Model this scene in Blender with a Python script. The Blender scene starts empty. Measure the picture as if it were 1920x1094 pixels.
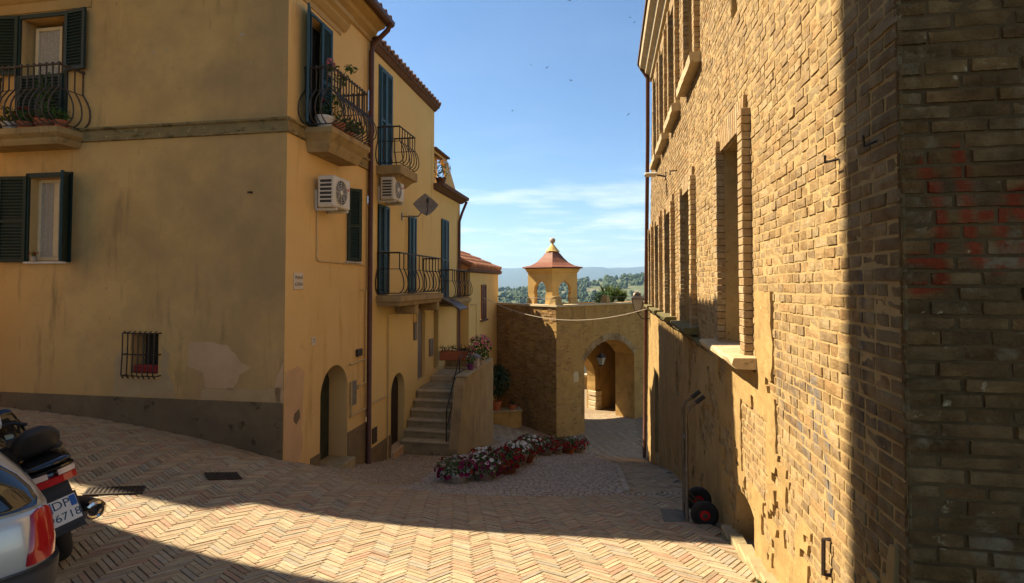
import bpy, bmesh, math, random
import numpy as np
from mathutils import Vector, Matrix, noise as mnoise
random.seed(7); np.random.seed(7)
R = math.radians
sc = bpy.context.scene
col = sc.collection
# heights are metres relative to eye level (z = 0); X right, Y away from the camera
# ------------------------------------------------------------------ camera
cam_d = bpy.data.cameras.new('camera'); cam = bpy.data.objects.new('camera', cam_d); col.objects.link(cam)
cam_d.sensor_width = 36; cam_d.lens = 36*1000/1920; cam_d.shift_y = -47/1920
cam_d.clip_start = 0.05; cam_d.clip_end = 40000
cam.location = (0, 0, 0); cam.rotation_euler = (R(90)+0.03, 0, 0)
sc.camera = cam
# ------------------------------------------------------------------ light
SUN_EL = R(45); SUN_H = Vector((-0.93, 0.365)).normalized(); SUN_DIR = Vector((SUN_H.x*math.cos(SUN_EL), SUN_H.y*math.cos(SUN_EL), math.sin(SUN_EL)))
SUN_AZ = math.atan2(SUN_DIR.x, SUN_DIR.y)
world = bpy.data.worlds.new('World'); sc.world = world; world.use_nodes = True
nt = world.node_tree; nt.nodes.clear()
def nn(nt, t, **kw):
    n = nt.nodes.new(t)
    for k, v in kw.items(): setattr(n, k, v)
    return n
def build_world():
    L = nt.links.new
    out = nn(nt, 'ShaderNodeOutputWorld'); bg = nn(nt, 'ShaderNodeBackground'); bg.inputs[1].default_value = 0.044
    sky = nn(nt, 'ShaderNodeTexSky', sky_type='NISHITA', sun_disc=False)
    sky.sun_elevation = SUN_EL; sky.sun_rotation = SUN_AZ
    sky.altitude = 250; sky.air_density = 1.0; sky.dust_density = 0.25; sky.ozone_density = 3.0
    geo = nn(nt, 'ShaderNodeTexCoord'); sep = nn(nt, 'ShaderNodeSeparateXYZ'); L(geo.outputs['Generated'], sep.inputs[0])
    # thin cloud deck: project direction on a plane high above
    den = nn(nt, 'ShaderNodeMath', operation='MAXIMUM'); L(sep.outputs[2], den.inputs[0]); den.inputs[1].default_value = 0.02
    add = nn(nt, 'ShaderNodeMath', operation='ADD'); L(den.outputs[0], add.inputs[0]); add.inputs[1].default_value = 0.06
    dx = nn(nt, 'ShaderNodeMath', operation='DIVIDE'); L(sep.outputs[0], dx.inputs[0]); L(add.outputs[0], dx.inputs[1])
    dy = nn(nt, 'ShaderNodeMath', operation='DIVIDE'); L(sep.outputs[1], dy.inputs[0]); L(add.outputs[0], dy.inputs[1])
    cmb = nn(nt, 'ShaderNodeCombineXYZ'); L(dx.outputs[0], cmb.inputs[0]); L(dy.outputs[0], cmb.inputs[1])
    mp = nn(nt, 'ShaderNodeMapping'); L(cmb.outputs[0], mp.inputs[0]); mp.inputs['Scale'].default_value = (0.55, 0.75, 1); mp.inputs['Location'].default_value = (3.1, 0.35, 0)
    n1 = nn(nt, 'ShaderNodeTexNoise'); L(mp.outputs[0], n1.inputs['Vector']); n1.inputs['Scale'].default_value = 1.5; n1.inputs['Detail'].default_value = 8; n1.inputs['Roughness'].default_value = 0.62
    r1 = nn(nt, 'ShaderNodeValToRGB'); L(n1.outputs[0], r1.inputs[0]); r1.color_ramp.elements[0].position = 0.48; r1.color_ramp.elements[1].position = 0.72
    # clouds gather low over the horizon, the higher sky is clear
    rz = nn(nt, 'ShaderNodeValToRGB'); L(sep.outputs[2], rz.inputs[0])
    e = rz.color_ramp.elements; e[0].position = 0.0; e[0].color = (.55, .55, .55, 1); e[1].position = 0.30; e[1].color = (.03, .03, .03, 1)
    m = e.new(0.10); m.color = (.85, .85, .85, 1); m = e.new(0.17); m.color = (.55, .55, .55, 1); m = e.new(0.21); m.color = (.1, .1, .1, 1)
    mul = nn(nt, 'ShaderNodeMath', operation='MULTIPLY'); L(r1.outputs[0], mul.inputs[0]); L(rz.outputs[0], mul.inputs[1])
    mix = nn(nt, 'ShaderNodeMix', data_type='RGBA'); L(mul.outputs[0], mix.inputs['Factor']); hs = nn(nt, 'ShaderNodeHueSaturation'); hs.inputs['Saturation'].default_value = 1.10; hs.inputs['Value'].default_value = 1.2; L(sky.outputs[0], hs.inputs['Color']); L(hs.outputs[0], mix.inputs['A']); mix.inputs['B'].default_value = (9.6, 9.8, 10.0, 1)
    L(mix.outputs['Result'], bg.inputs[0]); L(bg.outputs[0], out.inputs[0])
build_world()
sun_d = bpy.data.lights.new('sun', 'SUN'); sun = bpy.data.objects.new('sun', sun_d); col.objects.link(sun)
sun_d.energy = 4.0; sun_d.angle = R(0.5); sun_d.color = (1.0, 0.86, 0.66)
sun.rotation_euler = SUN_DIR.to_track_quat('Z', 'Y').to_euler()
vs = sc.view_settings; vs.view_transform = 'Standard'; vs.look = 'None'; vs.exposure = 1.75; vs.gamma = 1; vs.use_curve_mapping = False
sc.cycles.max_bounces = 7; sc.cycles.diffuse_bounces = 4; sc.cycles.glossy_bounces = 3; sc.cycles.transmission_bounces = 4; sc.cycles.volume_bounces = 0
sc.cycles.sample_clamp_indirect = 6

# ------------------------------------------------------------------ helpers
class MB:
    def __init__(s): s.v = []; s.f = []; s.c = []
    def add(s, vs, fs, c=None):
        b = len(s.v); s.v += [tuple(p) for p in vs]; s.f += [tuple(i+b for i in f) for f in fs]
        if c is not None: s.c += ([tuple(c)]*len(vs) if not isinstance(c, list) else c)
        return s
    def quad(s, a, b, c, d): return s.add([a, b, c, d], [(0, 1, 2, 3)])
    def box(s, a, b, P=None, c=None):
        x0, y0, z0 = a; x1, y1, z1 = b
        vs = [(x0, y0, z0), (x1, y0, z0), (x1, y1, z0), (x0, y1, z0), (x0, y0, z1), (x1, y0, z1), (x1, y1, z1), (x0, y1, z1)]
        if P: vs = [P(*q) for q in vs]
        return s.add(vs, [(3, 2, 1, 0), (4, 5, 6, 7), (0, 1, 5, 4), (1, 2, 6, 5), (2, 3, 7, 6), (3, 0, 4, 7)], c)
    def bbox(s, a, b, r=.006, P=None, c=None):   # box with chamfered edges
        x0, y0, z0 = a; x1, y1, z1 = b; vs = []; 
        r = min(r, abs(x1-x0)*.45, abs(y1-y0)*.45, abs(z1-z0)*.45)
        bm = bmesh.new(); bmesh.ops.create_cube(bm, size=1)
        for q in bm.verts: q.co = Vector(((x0+x1)/2+q.co.x*(x1-x0), (y0+y1)/2+q.co.y*(y1-y0), (z0+z1)/2+q.co.z*(z1-z0)))
        bmesh.ops.bevel(bm, geom=bm.edges[:], offset=r, segments=1, affect='EDGES')
        bm.verts.index_update(); vs = [tuple(q.co) for q in bm.verts]; fs = [[q.index for q in f.verts] for f in bm.faces]; bm.free()
        if P: vs = [P(*q) for q in vs]
        return s.add(vs, fs, c)
    def tube(s, pts, r, n=6, cap=True, flat=None):
        pts = [Vector(p) for p in pts]; vs = []; fs = []; N = len(pts)
        up = Vector((0, 0, 1)); prev = None
        for i, p in enumerate(pts):
            t = (pts[min(i+1, N-1)]-pts[max(i-1, 0)]).normalized()
            if prev is None:
                a = t.cross(up);
                if a.length < .05: a = t.cross(Vector((1, 0, 0)))
            else: a = prev - t*prev.dot(t)
            a.normalize(); prev = a; b = t.cross(a)
            rr = r[i] if isinstance(r, (list, tuple)) else r
            for k in range(n):
                th = 2*math.pi*(k+.5)/n; vs.append(p + a*math.cos(th)*rr + b*math.sin(th)*rr)
        for i in range(N-1):
            for k in range(n):
                k2 = (k+1) % n; fs.append((i*n+k, i*n+k2, (i+1)*n+k2, (i+1)*n+k))
        if cap: fs += [tuple(range(n)), tuple((N-1)*n+k for k in reversed(range(n)))]
        return s.add(vs, fs)
    def lathe(s, prof, c=(0, 0, 0), n=16, M=None, jit=0):
        vs = []; fs = []; c = Vector(c)
        for (r, z) in prof:
            for k in range(n):
                th = 2*math.pi*k/n; p = Vector((r*math.cos(th), r*math.sin(th), z))
                if M is not None: p = M @ p
                vs.append(p+c)
        for i in range(len(prof)-1):
            for k in range(n):
                k2 = (k+1) % n; fs.append((i*n+k, i*n+k2, (i+1)*n+k2, (i+1)*n+k))
        fs.append(tuple(reversed(range(n)))); fs.append(tuple((len(prof)-1)*n+k for k in range(n)))
        return s.add(vs, fs)
    def loft(s, rings, close=True, cap=True):
        n = len(rings[0]); vs = [p for r in rings for p in r]; fs = []
        for i in range(len(rings)-1):
            for k in range(n if close else n-1):
                k2 = (k+1) % n; fs.append((i*n+k, i*n+k2, (i+1)*n+k2, (i+1)*n+k))
        if cap and close: fs += [tuple(reversed(range(n))), tuple((len(rings)-1)*n+k for k in range(n))]
        return s.add(vs, fs)
    def build(s, name, mat, parent=None, smooth=False, loc=None, rotz=None, merge=False):
        me = bpy.data.meshes.new(name); me.from_pydata([tuple(p) for p in s.v], [], s.f)
        if s.c and len(s.c) == len(s.v):
            a = me.color_attributes.new('Col', 'FLOAT_COLOR', 'POINT')
            a.data.foreach_set('color', np.array([(c[0], c[1], c[2], 1) for c in s.c], dtype=np.float32).ravel())
        me.materials.append(mat)
        if smooth: me.polygons.foreach_set('use_smooth', [True]*len(me.polygons))
        me.update()
        return link(name, me, parent, loc, rotz)
def link(name, me, parent=None, loc=None, rotz=None):
    o = bpy.data.objects.new(name, me); col.objects.link(o)
    if parent: o.parent = parent
    if loc: o.location = loc
    if rotz is not None: o.rotation_euler = (0, 0, rotz)
    return o
def tag(o, label=None, cat=None, group=None, kind=None):
    if label: o['label'] = label
    if cat: o['category'] = cat
    if group: o['group'] = group
    if kind: o['kind'] = kind
    return o
def thing(name, label, cat, loc=(0, 0, 0), rotz=0, group=None):
    o = bpy.data.objects.new(name, None); col.objects.link(o); o.location = loc; o.rotation_euler = (0, 0, rotz); o.empty_display_size = .2
    return tag(o, label, cat, group)
def copy_tree(o, parent=None):
    c = o.copy(); col.objects.link(c); c.parent = parent
    for ch in o.children: copy_tree(ch, c)
    return c
def fbm(x, y, z=0, o=3, f=1.0):
    a = 0; amp = 1; 
    for i in range(o): a += amp*mnoise.noise(Vector((x*f, y*f, z*f+i*7.3))); f *= 2.1; amp *= .5
    return a

# ------------------------------------------------------------------ materials
MATS = {}
WARM = {'stucco_front', 'stucco_street', 'stucco_yellow', 'stucco_pale', 'stucco_patch', 'stucco_patch_pink', 'plinth_render', 'course_stone', 'balcony_stone', 'cornice_render', 'mortar', 'mortar_dark', 'wall_plaster', 'sill_stone', 'gate_mortar', 'cap_stone', 'joint', 'step_stone', 'stair_render', 'pavilion_render', 'moss_stone', 'palace_render'}
def warm(c): return (c[0]*1.01, c[1]*.975, c[2]*.84)
def ramp(nt, src, stops):
    r = nn(nt, 'ShaderNodeValToRGB'); nt.links.new(src, r.inputs[0]); e = r.color_ramp.elements
    e[0].position, e[0].color = stops[0][0], (*stops[0][1], 1); e[1].position, e[1].color = stops[-1][0], (*stops[-1][1], 1)
    for p, c in stops[1:-1]: q = e.new(p); q.color = (*c, 1)
    return r.outputs[0]
def noise_out(nt, vec, scale, detail=5, rough=.6, sc3=None):
    if sc3:
        m = nn(nt, 'ShaderNodeMapping'); nt.links.new(vec, m.inputs[0]); m.inputs['Scale'].default_value = sc3; vec = m.outputs[0]
    n = nn(nt, 'ShaderNodeTexNoise'); nt.links.new(vec, n.inputs['Vector']); n.inputs['Scale'].default_value = scale; n.inputs['Detail'].default_value = detail; n.inputs['Roughness'].default_value = rough
    return n.outputs[0]
def mixc(nt, f, a, b, mode='MIX'):
    m = nn(nt, 'ShaderNodeMix', data_type='RGBA', blend_type=mode)
    for s, v in (('Factor', f), ('A', a), ('B', b)):
        if hasattr(v, 'node'): nt.links.new(v, m.inputs[s])
        elif s == 'Factor': m.inputs[s].default_value = v
        else: m.inputs[s].default_value = (*v, 1)
    return m.outputs['Result']
def front_stucco():
    m = MATS['stucco_front']; t = m.node_tree; b = t.nodes['Principled BSDF']; old = b.inputs['Base Color'].links[0].from_socket
    geo = nn(t, 'ShaderNodeNewGeometry'); sp = nn(t, 'ShaderNodeSeparateXYZ'); t.links.new(geo.outputs['Position'], sp.inputs[0])
    mr = nn(t, 'ShaderNodeMapRange'); t.links.new(sp.outputs[0], mr.inputs[0]); mr.inputs[1].default_value = -7.6; mr.inputs[2].default_value = -3.6; mr.inputs[3].default_value = 0; mr.inputs[4].default_value = .30
    n = noise_out(t, geo.outputs['Position'], .75, 7, .62); ad = nn(t, 'ShaderNodeMath', operation='ADD'); t.links.new(n, ad.inputs[0]); t.links.new(mr.outputs[0], ad.inputs[1])
    f = ramp(t, ad.outputs[0], [(.58, (0, 0, 0)), (.86, (.78, .78, .78))]); t.links.new(mixc(t, f, old, (.36, .232, .11)), b.inputs['Base Color'])
def mat(name, c, c2=None, scale=6, rough=.7, metal=0, bump=0, bscale=40, spec=.35, attr=False, stains=None, obj_rand=0, coat=0, trans=0, sss=0, emis=None, streak=None):
    if name in WARM:
        c = warm(c); c2 = warm(c2) if c2 else None; stains = [(q[0], q[1], q[2], warm(q[3]), q[4]) for q in stains] if stains else None
    m = bpy.data.materials.new(name); m.use_nodes = True; t = m.node_tree; L = t.links.new
    b = t.nodes['Principled BSDF']
    geo = nn(t, 'ShaderNodeNewGeometry'); pos = geo.outputs['Position']
    cur = None
    if attr:
        a = nn(t, 'ShaderNodeAttribute', attribute_name='Col'); cur = a.outputs['Color']
        if c2 is not None: cur = mixc(t, ramp(t, noise_out(t, pos, scale), [(.38, (0, 0, 0)), (.66, (1, 1, 1))]), cur, mixc(t, 1, cur, c2, 'MULTIPLY'))
    elif c2 is not None: cur = mixc(t, ramp(t, noise_out(t, pos, scale), [(.35, (0, 0, 0)), (.68, (1, 1, 1))]), c, c2)
    if stains:
        for (scl, lo, hi, cc, sc3) in stains:
            f = ramp(t, noise_out(t, pos, scl, 6, .65, sc3), [(lo, (0, 0, 0)), (hi, (1, 1, 1))])
            cur = mixc(t, f, cur if cur is not None else c, cc)
    if obj_rand:
        oi = nn(t, 'ShaderNodeObjectInfo'); cur = mixc(t, obj_rand, cur if cur is not None else c, ramp(t, oi.outputs['Random'], [(0, (.5, .45, .4)), (1, (1.3, 1.25, 1.15))]), 'MULTIPLY')
    if cur is not None: L(cur, b.inputs['Base Color'])
    else: b.inputs['Base Color'].default_value = (*c, 1)
    b.inputs['Roughness'].default_value = rough; b.inputs['Metallic'].default_value = metal; b.inputs['Specular IOR Level'].default_value = spec
    b.inputs['Coat Weight'].default_value = coat; b.inputs['Transmission Weight'].default_value = trans
    if sss: 
        tr = nn(t, 'ShaderNodeBsdfTranslucent'); ms = nn(t, 'ShaderNodeMixShader'); ms.inputs[0].default_value = sss
        if cur is not None: L(cur, tr.inputs[0])
        else: tr.inputs[0].default_value = (*c, 1)
        L(b.outputs[0], ms.inputs[1]); L(tr.outputs[0], ms.inputs[2]); L(ms.outputs[0], t.nodes['Material Output'].inputs[0])
    if bump:
        bp = nn(t, 'ShaderNodeBump'); bp.inputs['Strength'].default_value = bump; bp.inputs['Distance'].default_value = .01
        L(noise_out(t, pos, bscale, 6, .7), bp.inputs['Height']); L(bp.outputs[0], b.inputs['Normal'])
    MATS[name] = m; return m
mat('stucco_front', (.63, .41, .18), (.57, .36, .15), 1.1, .9, bump=.35, bscale=26, spec=.15, stains=[
    (.45, .48, .68, (.42, .275, .13), None), (1.5, .57, .76, (.23, .165, .085), (2.2, 2.2, .35)), (.9, .58, .75, (.44, .29, .115), (2.4, 2.4, .5)), (9, .66, .74, (.30, .22, .12), None)])
front_stucco()
mat('stucco_street', (.69, .475, .225), (.64, .43, .195), 1.3, .88, bump=.25, bscale=30, spec=.15, stains=[
    (1.1, .57, .75, (.47, .29, .10), (3, 3, .35)), (5, .64, .76, (.50, .34, .15), None)])
mat('stucco_yellow', (.71, .515, .23), (.67, .475, .205), 1.2, .88, bump=.2, bscale=30, spec=.15, stains=[
    (1.0, .60, .76, (.5, .33, .11), (3, 3, .3))])
mat('stucco_pale', (.68, .50, .22), (.64, .46, .20), 1.5, .88, bump=.15, bscale=30, spec=.15)
mat('stucco_patch', (.52, .37, .21), (.45, .31, .17), 3, .9, bump=.4, bscale=18, spec=.1)
mat('stucco_patch_pink', (.60, .40, .25), (.53, .35, .21), 2.5, .9, bump=.4, bscale=18, spec=.1)
mat('scar', (.48, .37, .23), (.40, .30, .18), 20, .9)
mat('plinth_render', (.22, .165, .105), (.16, .12, .08), 2.2, .95, bump=.6, bscale=22, spec=.1, stains=[(5, .58, .7, (.07, .055, .04), None)])
mat('course_stone', (.30, .225, .115), (.20, .155, .085), 3, .9, bump=.4, bscale=25, spec=.15, stains=[(4, .52, .68, (.09, .08, .04), (1, 1, 3)), (11, .62, .70, (.45, .38, .26), None)])
mat('balcony_stone', (.36, .265, .14), (.28, .20, .105), 4, .85, bump=.3, bscale=30, spec=.15, stains=[(3, .58, .75, (.15, .12, .07), (2, 2, .8))])
mat('cornice_render', (.43, .285, .12), (.36, .24, .10), 3, .85, bump=.2, bscale=30)
mat('green_paint', (.008, .024, .022), (.012, .032, .029), 8, .5, bump=.1, bscale=60, spec=.3)
mat('blue_paint', (.022, .055, .066), (.03, .07, .082), 8, .5, bump=.1, bscale=60, spec=.3)
mat('brown_paint', (.13, .045, .02), (.09, .03, .015), 8, .55)
mat('cream_wood', (.62, .50, .30), (.55, .43, .25), 6, .5)
mat('dark_iron', (.035, .026, .02), (.06, .04, .028), 12, .55, metal=.4, bump=.15, bscale=80)
mat('grey_iron', (.085, .068, .052), (.055, .04, .03), 14, .6, metal=.3, bump=.15, bscale=80)
mat('glass_dark', (.02, .02, .02), rough=.04, spec=.6)
mat('lace', (.62, .56, .45), (.34, .29, .22), 55, .9, sss=.3)
mat('interior', (.05, .035, .02), rough=.9)
mat('wood_dark', (.045, .026, .014), (.025, .015, .009), 9, .6, bump=.3, bscale=40)
mat('wood_green', (.045, .05, .032), (.03, .034, .022), 7, .6, bump=.2, bscale=40)
mat('grey_door', (.20, .17, .14), (.17, .14, .11), 5, .6)
mat('brown_pipe', (.11, .042, .022), (.075, .03, .016), 4, .45, metal=.2)
mat('cream_pipe', (.56, .40, .17), (.48, .34, .14), 6, .5)
mat('ac_plastic', (.60, .54, .43), (.54, .48, .38), 4, .45)
mat('ac_dark', (.05, .045, .04), rough=.6)
mat('red_print', (.5, .03, .02), rough=.5)
mat('dish_metal', (.30, .26, .21), (.24, .20, .16), 5, .5, metal=.3)
mat('marble', (.62, .53, .40), (.54, .45, .33), 10, .5)
mat('ink', (.10, .07, .05), rough=.6)
mat('terracotta', (.42, .12, .045), (.34, .10, .04), 9, .75, bump=.15, bscale=50)
mat('white_pot', (.62, .58, .52), (.5, .46, .4), 6, .5)
mat('stone_pot', (.46, .36, .26), (.36, .28, .2), 8, .8, bump=.2, bscale=50)
mat('purple_pot', (.16, .03, .12), rough=.5)
mat('leaf', (.065, .13, .022), (.04, .085, .016), 14, .55, sss=.25, spec=.3)
mat('leaf_dark', (.028, .055, .016), (.016, .034, .011), 12, .6, sss=.2)
mat('leaf_light', (.12, .17, .035), (.08, .12, .025), 10, .6, sss=.3)
mat('petal_red', (.36, .006, .012), (.22, .004, .010), 30, .6, sss=.3)
mat('petal_magenta', (.26, .008, .09), (.16, .006, .06), 30, .6, sss=.3)
mat('petal_white', (.78, .76, .70), rough=.6, sss=.3)
mat('petal_pink', (.62, .13, .18), (.7, .25, .27), 20, .6, sss=.3)
mat('brick', (.4, .3, .16), (.66, .60, .52), 11, .92, attr=True, bump=1.0, bscale=70, spec=.12, stains=[(38, .62, .70, (.13, .085, .042), None), (5, .58, .70, (.24, .165, .085), None), (2.2, .60, .80, (.22, .15, .075), None), (14, .64, .74, (.56, .42, .23), None), (.7, .55, .80, (.34, .235, .12), (1, 1, .5))])
mat('mortar', (.44, .32, .165), (.35, .25, .125), 7, .95, bump=.9, bscale=40, spec=.1, stains=[(20, .6, .7, (.17, .125, .07), None)])
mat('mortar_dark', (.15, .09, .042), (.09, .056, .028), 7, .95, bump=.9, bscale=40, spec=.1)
mat('wall_plaster', (.40, .272, .125), (.31, .21, .095), 3.5, .95, bump=.9, bscale=20, spec=.1, stains=[(6, .57, .7, (.20, .14, .075), (1, 1, .5)), (16, .63, .7, (.5, .40, .24), None), (1.1, .50, .74, (.24, .165, .08), (1.5, 1.5, .45))])
mat('sill_stone', (.50, .40, .26), (.40, .31, .19), 6, .85, bump=.5, bscale=30, stains=[(9, .6, .72, (.16, .13, .07), None)])
mat('moss_stone', (.17, .14, .065), (.10, .095, .035), 8, .95, bump=.8, bscale=35)
mat('gate_brick', (.36, .24, .11), (.60, .55, .5), 3, .92, attr=True, bump=.5, bscale=30, spec=.1, stains=[(1.2, .58, .76, (.16, .105, .05), (1, 1, .5))])
mat('gate_mortar', (.42, .27, .105), (.32, .20, .078), 2.5, .95, bump=.8, bscale=14, spec=.1, stains=[(1.3, .57, .72, (.19, .125, .06), (1.6, 1.6, .4)), (6, .6, .72, (.22, .14, .06), None)])
mat('cap_stone', (.58, .48, .33), (.48, .38, .25), 4, .85, bump=.3, bscale=25)
mat('paver', (.4, .3, .2), (.80, .78, .76), 14, .8, attr=True, bump=.5, bscale=55, spec=.3, stains=[(1.1, .60, .80, (.24, .16, .085), None), (.45, .56, .74, (.36, .25, .14), None)])
mat('cobble', (.4, .3, .2), (.72, .72, .72), 14, .5, attr=True, bump=.5, bscale=45, spec=.5)
mat('joint', (.28, .205, .13), (.20, .15, .095), 8, .95, bump=.5, bscale=50)
mat('step_stone', (.36, .29, .17), (.27, .21, .12), 5, .8, bump=.35, bscale=30, stains=[(3.5, .58, .72, (.10, .08, .045), (1, 1, 2.5))])
mat('stair_render', (.36, .265, .14), (.26, .19, .10), 2.5, .92, bump=.5, bscale=20, stains=[(1.5, .57, .74, (.14, .105, .06), (3, 3, .5))])
mat('pavilion_render', (.66, .44, .165), (.58, .37, .13), 3, .85, bump=.2, bscale=20)
mat('pavilion_roof', (.23, .082, .034), (.17, .058, .026), 5, .6)
mat('roof_tile', (.40, .175, .085), (.30, .13, .07), 5, .85, bump=.3, bscale=30, obj_rand=.6)
mat('tile_old', (.20, .10, .055), (.13, .07, .04), 6, .85, bump=.3, bscale=30, obj_rand=.4)
mat('roof_dark', (.14, .075, .045), (.10, .055, .035), 6, .85, bump=.3, bscale=30)
mat('car_silver', (.56, .53, .46), (.54, .51, .44), 3, .3, metal=.35, coat=.8)
mat('car_glass', (.012, .012, .012), rough=.03, spec=.7, coat=.5)
mat('tail_red', (.45, .010, .012), rough=.12, spec=.5, coat=.6)
mat('tail_clear', (.6, .5, .45), rough=.15, spec=.5, coat=.5)
mat('black_plastic', (.022, .020, .019), (.03, .028, .026), 10, .5, bump=.05, bscale=90)
mat('bumper_grey', (.075, .066, .06), (.06, .054, .05), 8, .5, bump=.05, bscale=90)
mat('gloss_black', (.008, .008, .009), rough=.12, coat=.6)
mat('rubber', (.018, .017, .016), (.03, .027, .024), 12, .8, bump=.2, bscale=50)
mat('chrome', (.6, .58, .55), rough=.18, metal=1)
mat('plate_white', (.70, .68, .62), rough=.4)
mat('plate_blue', (.015, .10, .36), rough=.4)
mat('plate_yellow', (.65, .45, .08), rough=.4)
mat('hub_red', (.50, .012, .012), (.42, .01, .01), 10, .4)
mat('trolley_steel', (.16, .13, .09), (.10, .08, .055), 9, .45, metal=.7)
mat('grate_iron', (.05, .04, .03), (.08, .06, .045), 20, .6, metal=.5)
mat('lamp_glass', (.55, .50, .42), rough=.3, spec=.5, sss=.4)
mat('wire', (.5, .42, .3), rough=.6)
mat('black_wire', (.03, .025, .02), rough=.6)
mat('awning', (.22, .15, .12), rough=.3, spec=.5, sss=.3)
mat('bird', (.02, .02, .022), rough=.8)
mat('hill', (.075, .095, .03), (.115, .12, .045), .006, .95, stains=[(.004, .56, .60, (.17, .145, .07), None), (.011, .57, .62, (.045, .07, .02), None), (.05, .58, .66, (.05, .065, .022), None)])
mat('mountain', (.05, .065, .05), (.075, .08, .055), .0012, .95)
mat('wood_foliage', (.040, .062, .022), (.06, .085, .026), .05, .9)
mat('house_wall', (.62, .54, .42), obj_rand=.4, rough=.9); mat('house_roof', (.34, .17, .10), obj_rand=.5, rough=.9)
mat('far_road', (.52, .43, .30), (.46, .37, .25), 2, .9, bump=.3, bscale=20)
mat('weed', (.09, .13, .03), (.06, .09, .02), 12, .7, sss=.3)
mat('palace_render', (.60, .42, .20), (.52, .36, .17), 1.5, .9, bump=.2, bscale=25)
mat('red_cloth', (.28, .02, .02), rough=.8)
M = MATS

# ------------------------------------------------------------------ ground height field
GP = np.array([(-8.44,8.86,-2.04),(-6.42,8.51,-2.17),(-4.54,8.19,-2.42),(-3.4,8,-2.64),(-3.22,9.05,-3.08),(-2.93,10.79,-3.61),(-2.75,11.83,-3.88),(-1.6,12.3,-3.95),
(4.3,17.1,-5.55),(2.81,8.83,-3.25),(2.29,5.96,-2.61),(1.95,4.05,-2.22),(1.68,20,-5.78),(3.0,21.2,-5.9),(0.25,21.2,-5.6),(-.6,20.5,-5.3),(-1.2,17.5,-4.9),
(-1.65,9.1,-3.4),(1.0,8.7,-3.3),(0,0,-1.65),(1.2,0,-1.68),(-3,3.3,-2.08),(-5.5,5.5,-2.05),(-8,5.5,-1.92),(0,3.4,-2.05),(-1.6,3.8,-2.15),(-.1,6.0,-2.62),(-13,9,-1.7),(-13,4,-1.6),(-5,0,-1.7),(-8,-5,-1.5),(2,-5,-1.3),
(5,26,-6.0),(9,30,-6.1),(2,32,-6.2),(6,17.5,-5.6),(4.8,20,-5.75),(4,10,-3.5)])
def _tps(P, lam=.02):
    n = len(P); d = np.linalg.norm(P[:, None, :2]-P[None, :, :2], axis=2)
    K = np.where(d > 0, d*d*np.log(d+1e-9), 0)+lam*np.eye(n); A = np.zeros((n+3, n+3)); Q = np.c_[np.ones(n), P[:, :2]]
    A[:n, :n] = K; A[:n, n:] = Q; A[n:, :n] = Q.T
    return np.linalg.solve(A, np.r_[P[:, 2], 0, 0, 0])
_W = _tps(GP)
def gz(x, y):
    x = np.asarray(x, float); y = np.asarray(y, float)
    d = np.hypot(x[..., None]-GP[:, 0], y[..., None]-GP[:, 1])
    return (np.where(d > 0, d*d*np.log(d+1e-9), 0)@_W[:-3])+_W[-3]+_W[-2]*x+_W[-1]*y
def g(x, y): return float(gz(x, y))

# ------------------------------------------------------------------ local frames
C = Vector((-3.4, 8.0, 0)); D = Vector((.1676, .9859, 0)); LROT = math.atan2(D.y, D.x)      # left street front: x along the street, y into the house
R0 = Vector((1.22, 0, 0)); RD = Vector((.1772, .9842, 0)); RROT = math.atan2(RD.y, RD.x)     # right wall: x along the wall, y into the street
def fw(u, o, z=None):   # world point on left street front, o metres out into the street
    p = C + D*u + Vector((.9859, -.1676, 0))*o
    return Vector((p.x, p.y, g(p.x, p.y) if z is None else z))
def rwp(w, o, z=None):
    p = R0 + RD*w + Vector((-.9842, .1772, 0))*o
    return Vector((p.x, p.y, g(p.x, p.y) if z is None else z))
PS = lambda a, o, z: (a, -o, z)      # left street front: out is -y
PF = lambda a, o, z: (-o, a, z)      # left square front: out is -x
PR = lambda a, o, z: (a, o, z)       # right wall: out is +y
def arch_hw(hw, rise, zs, z):        # half width of a segmental/round arch opening at height z
    if z <= zs: return hw
    r = (hw*hw+rise*rise)/(2*rise); cz = zs+rise-r
    return math.sqrt(max(0, r*r-(z-cz)**2))
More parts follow.
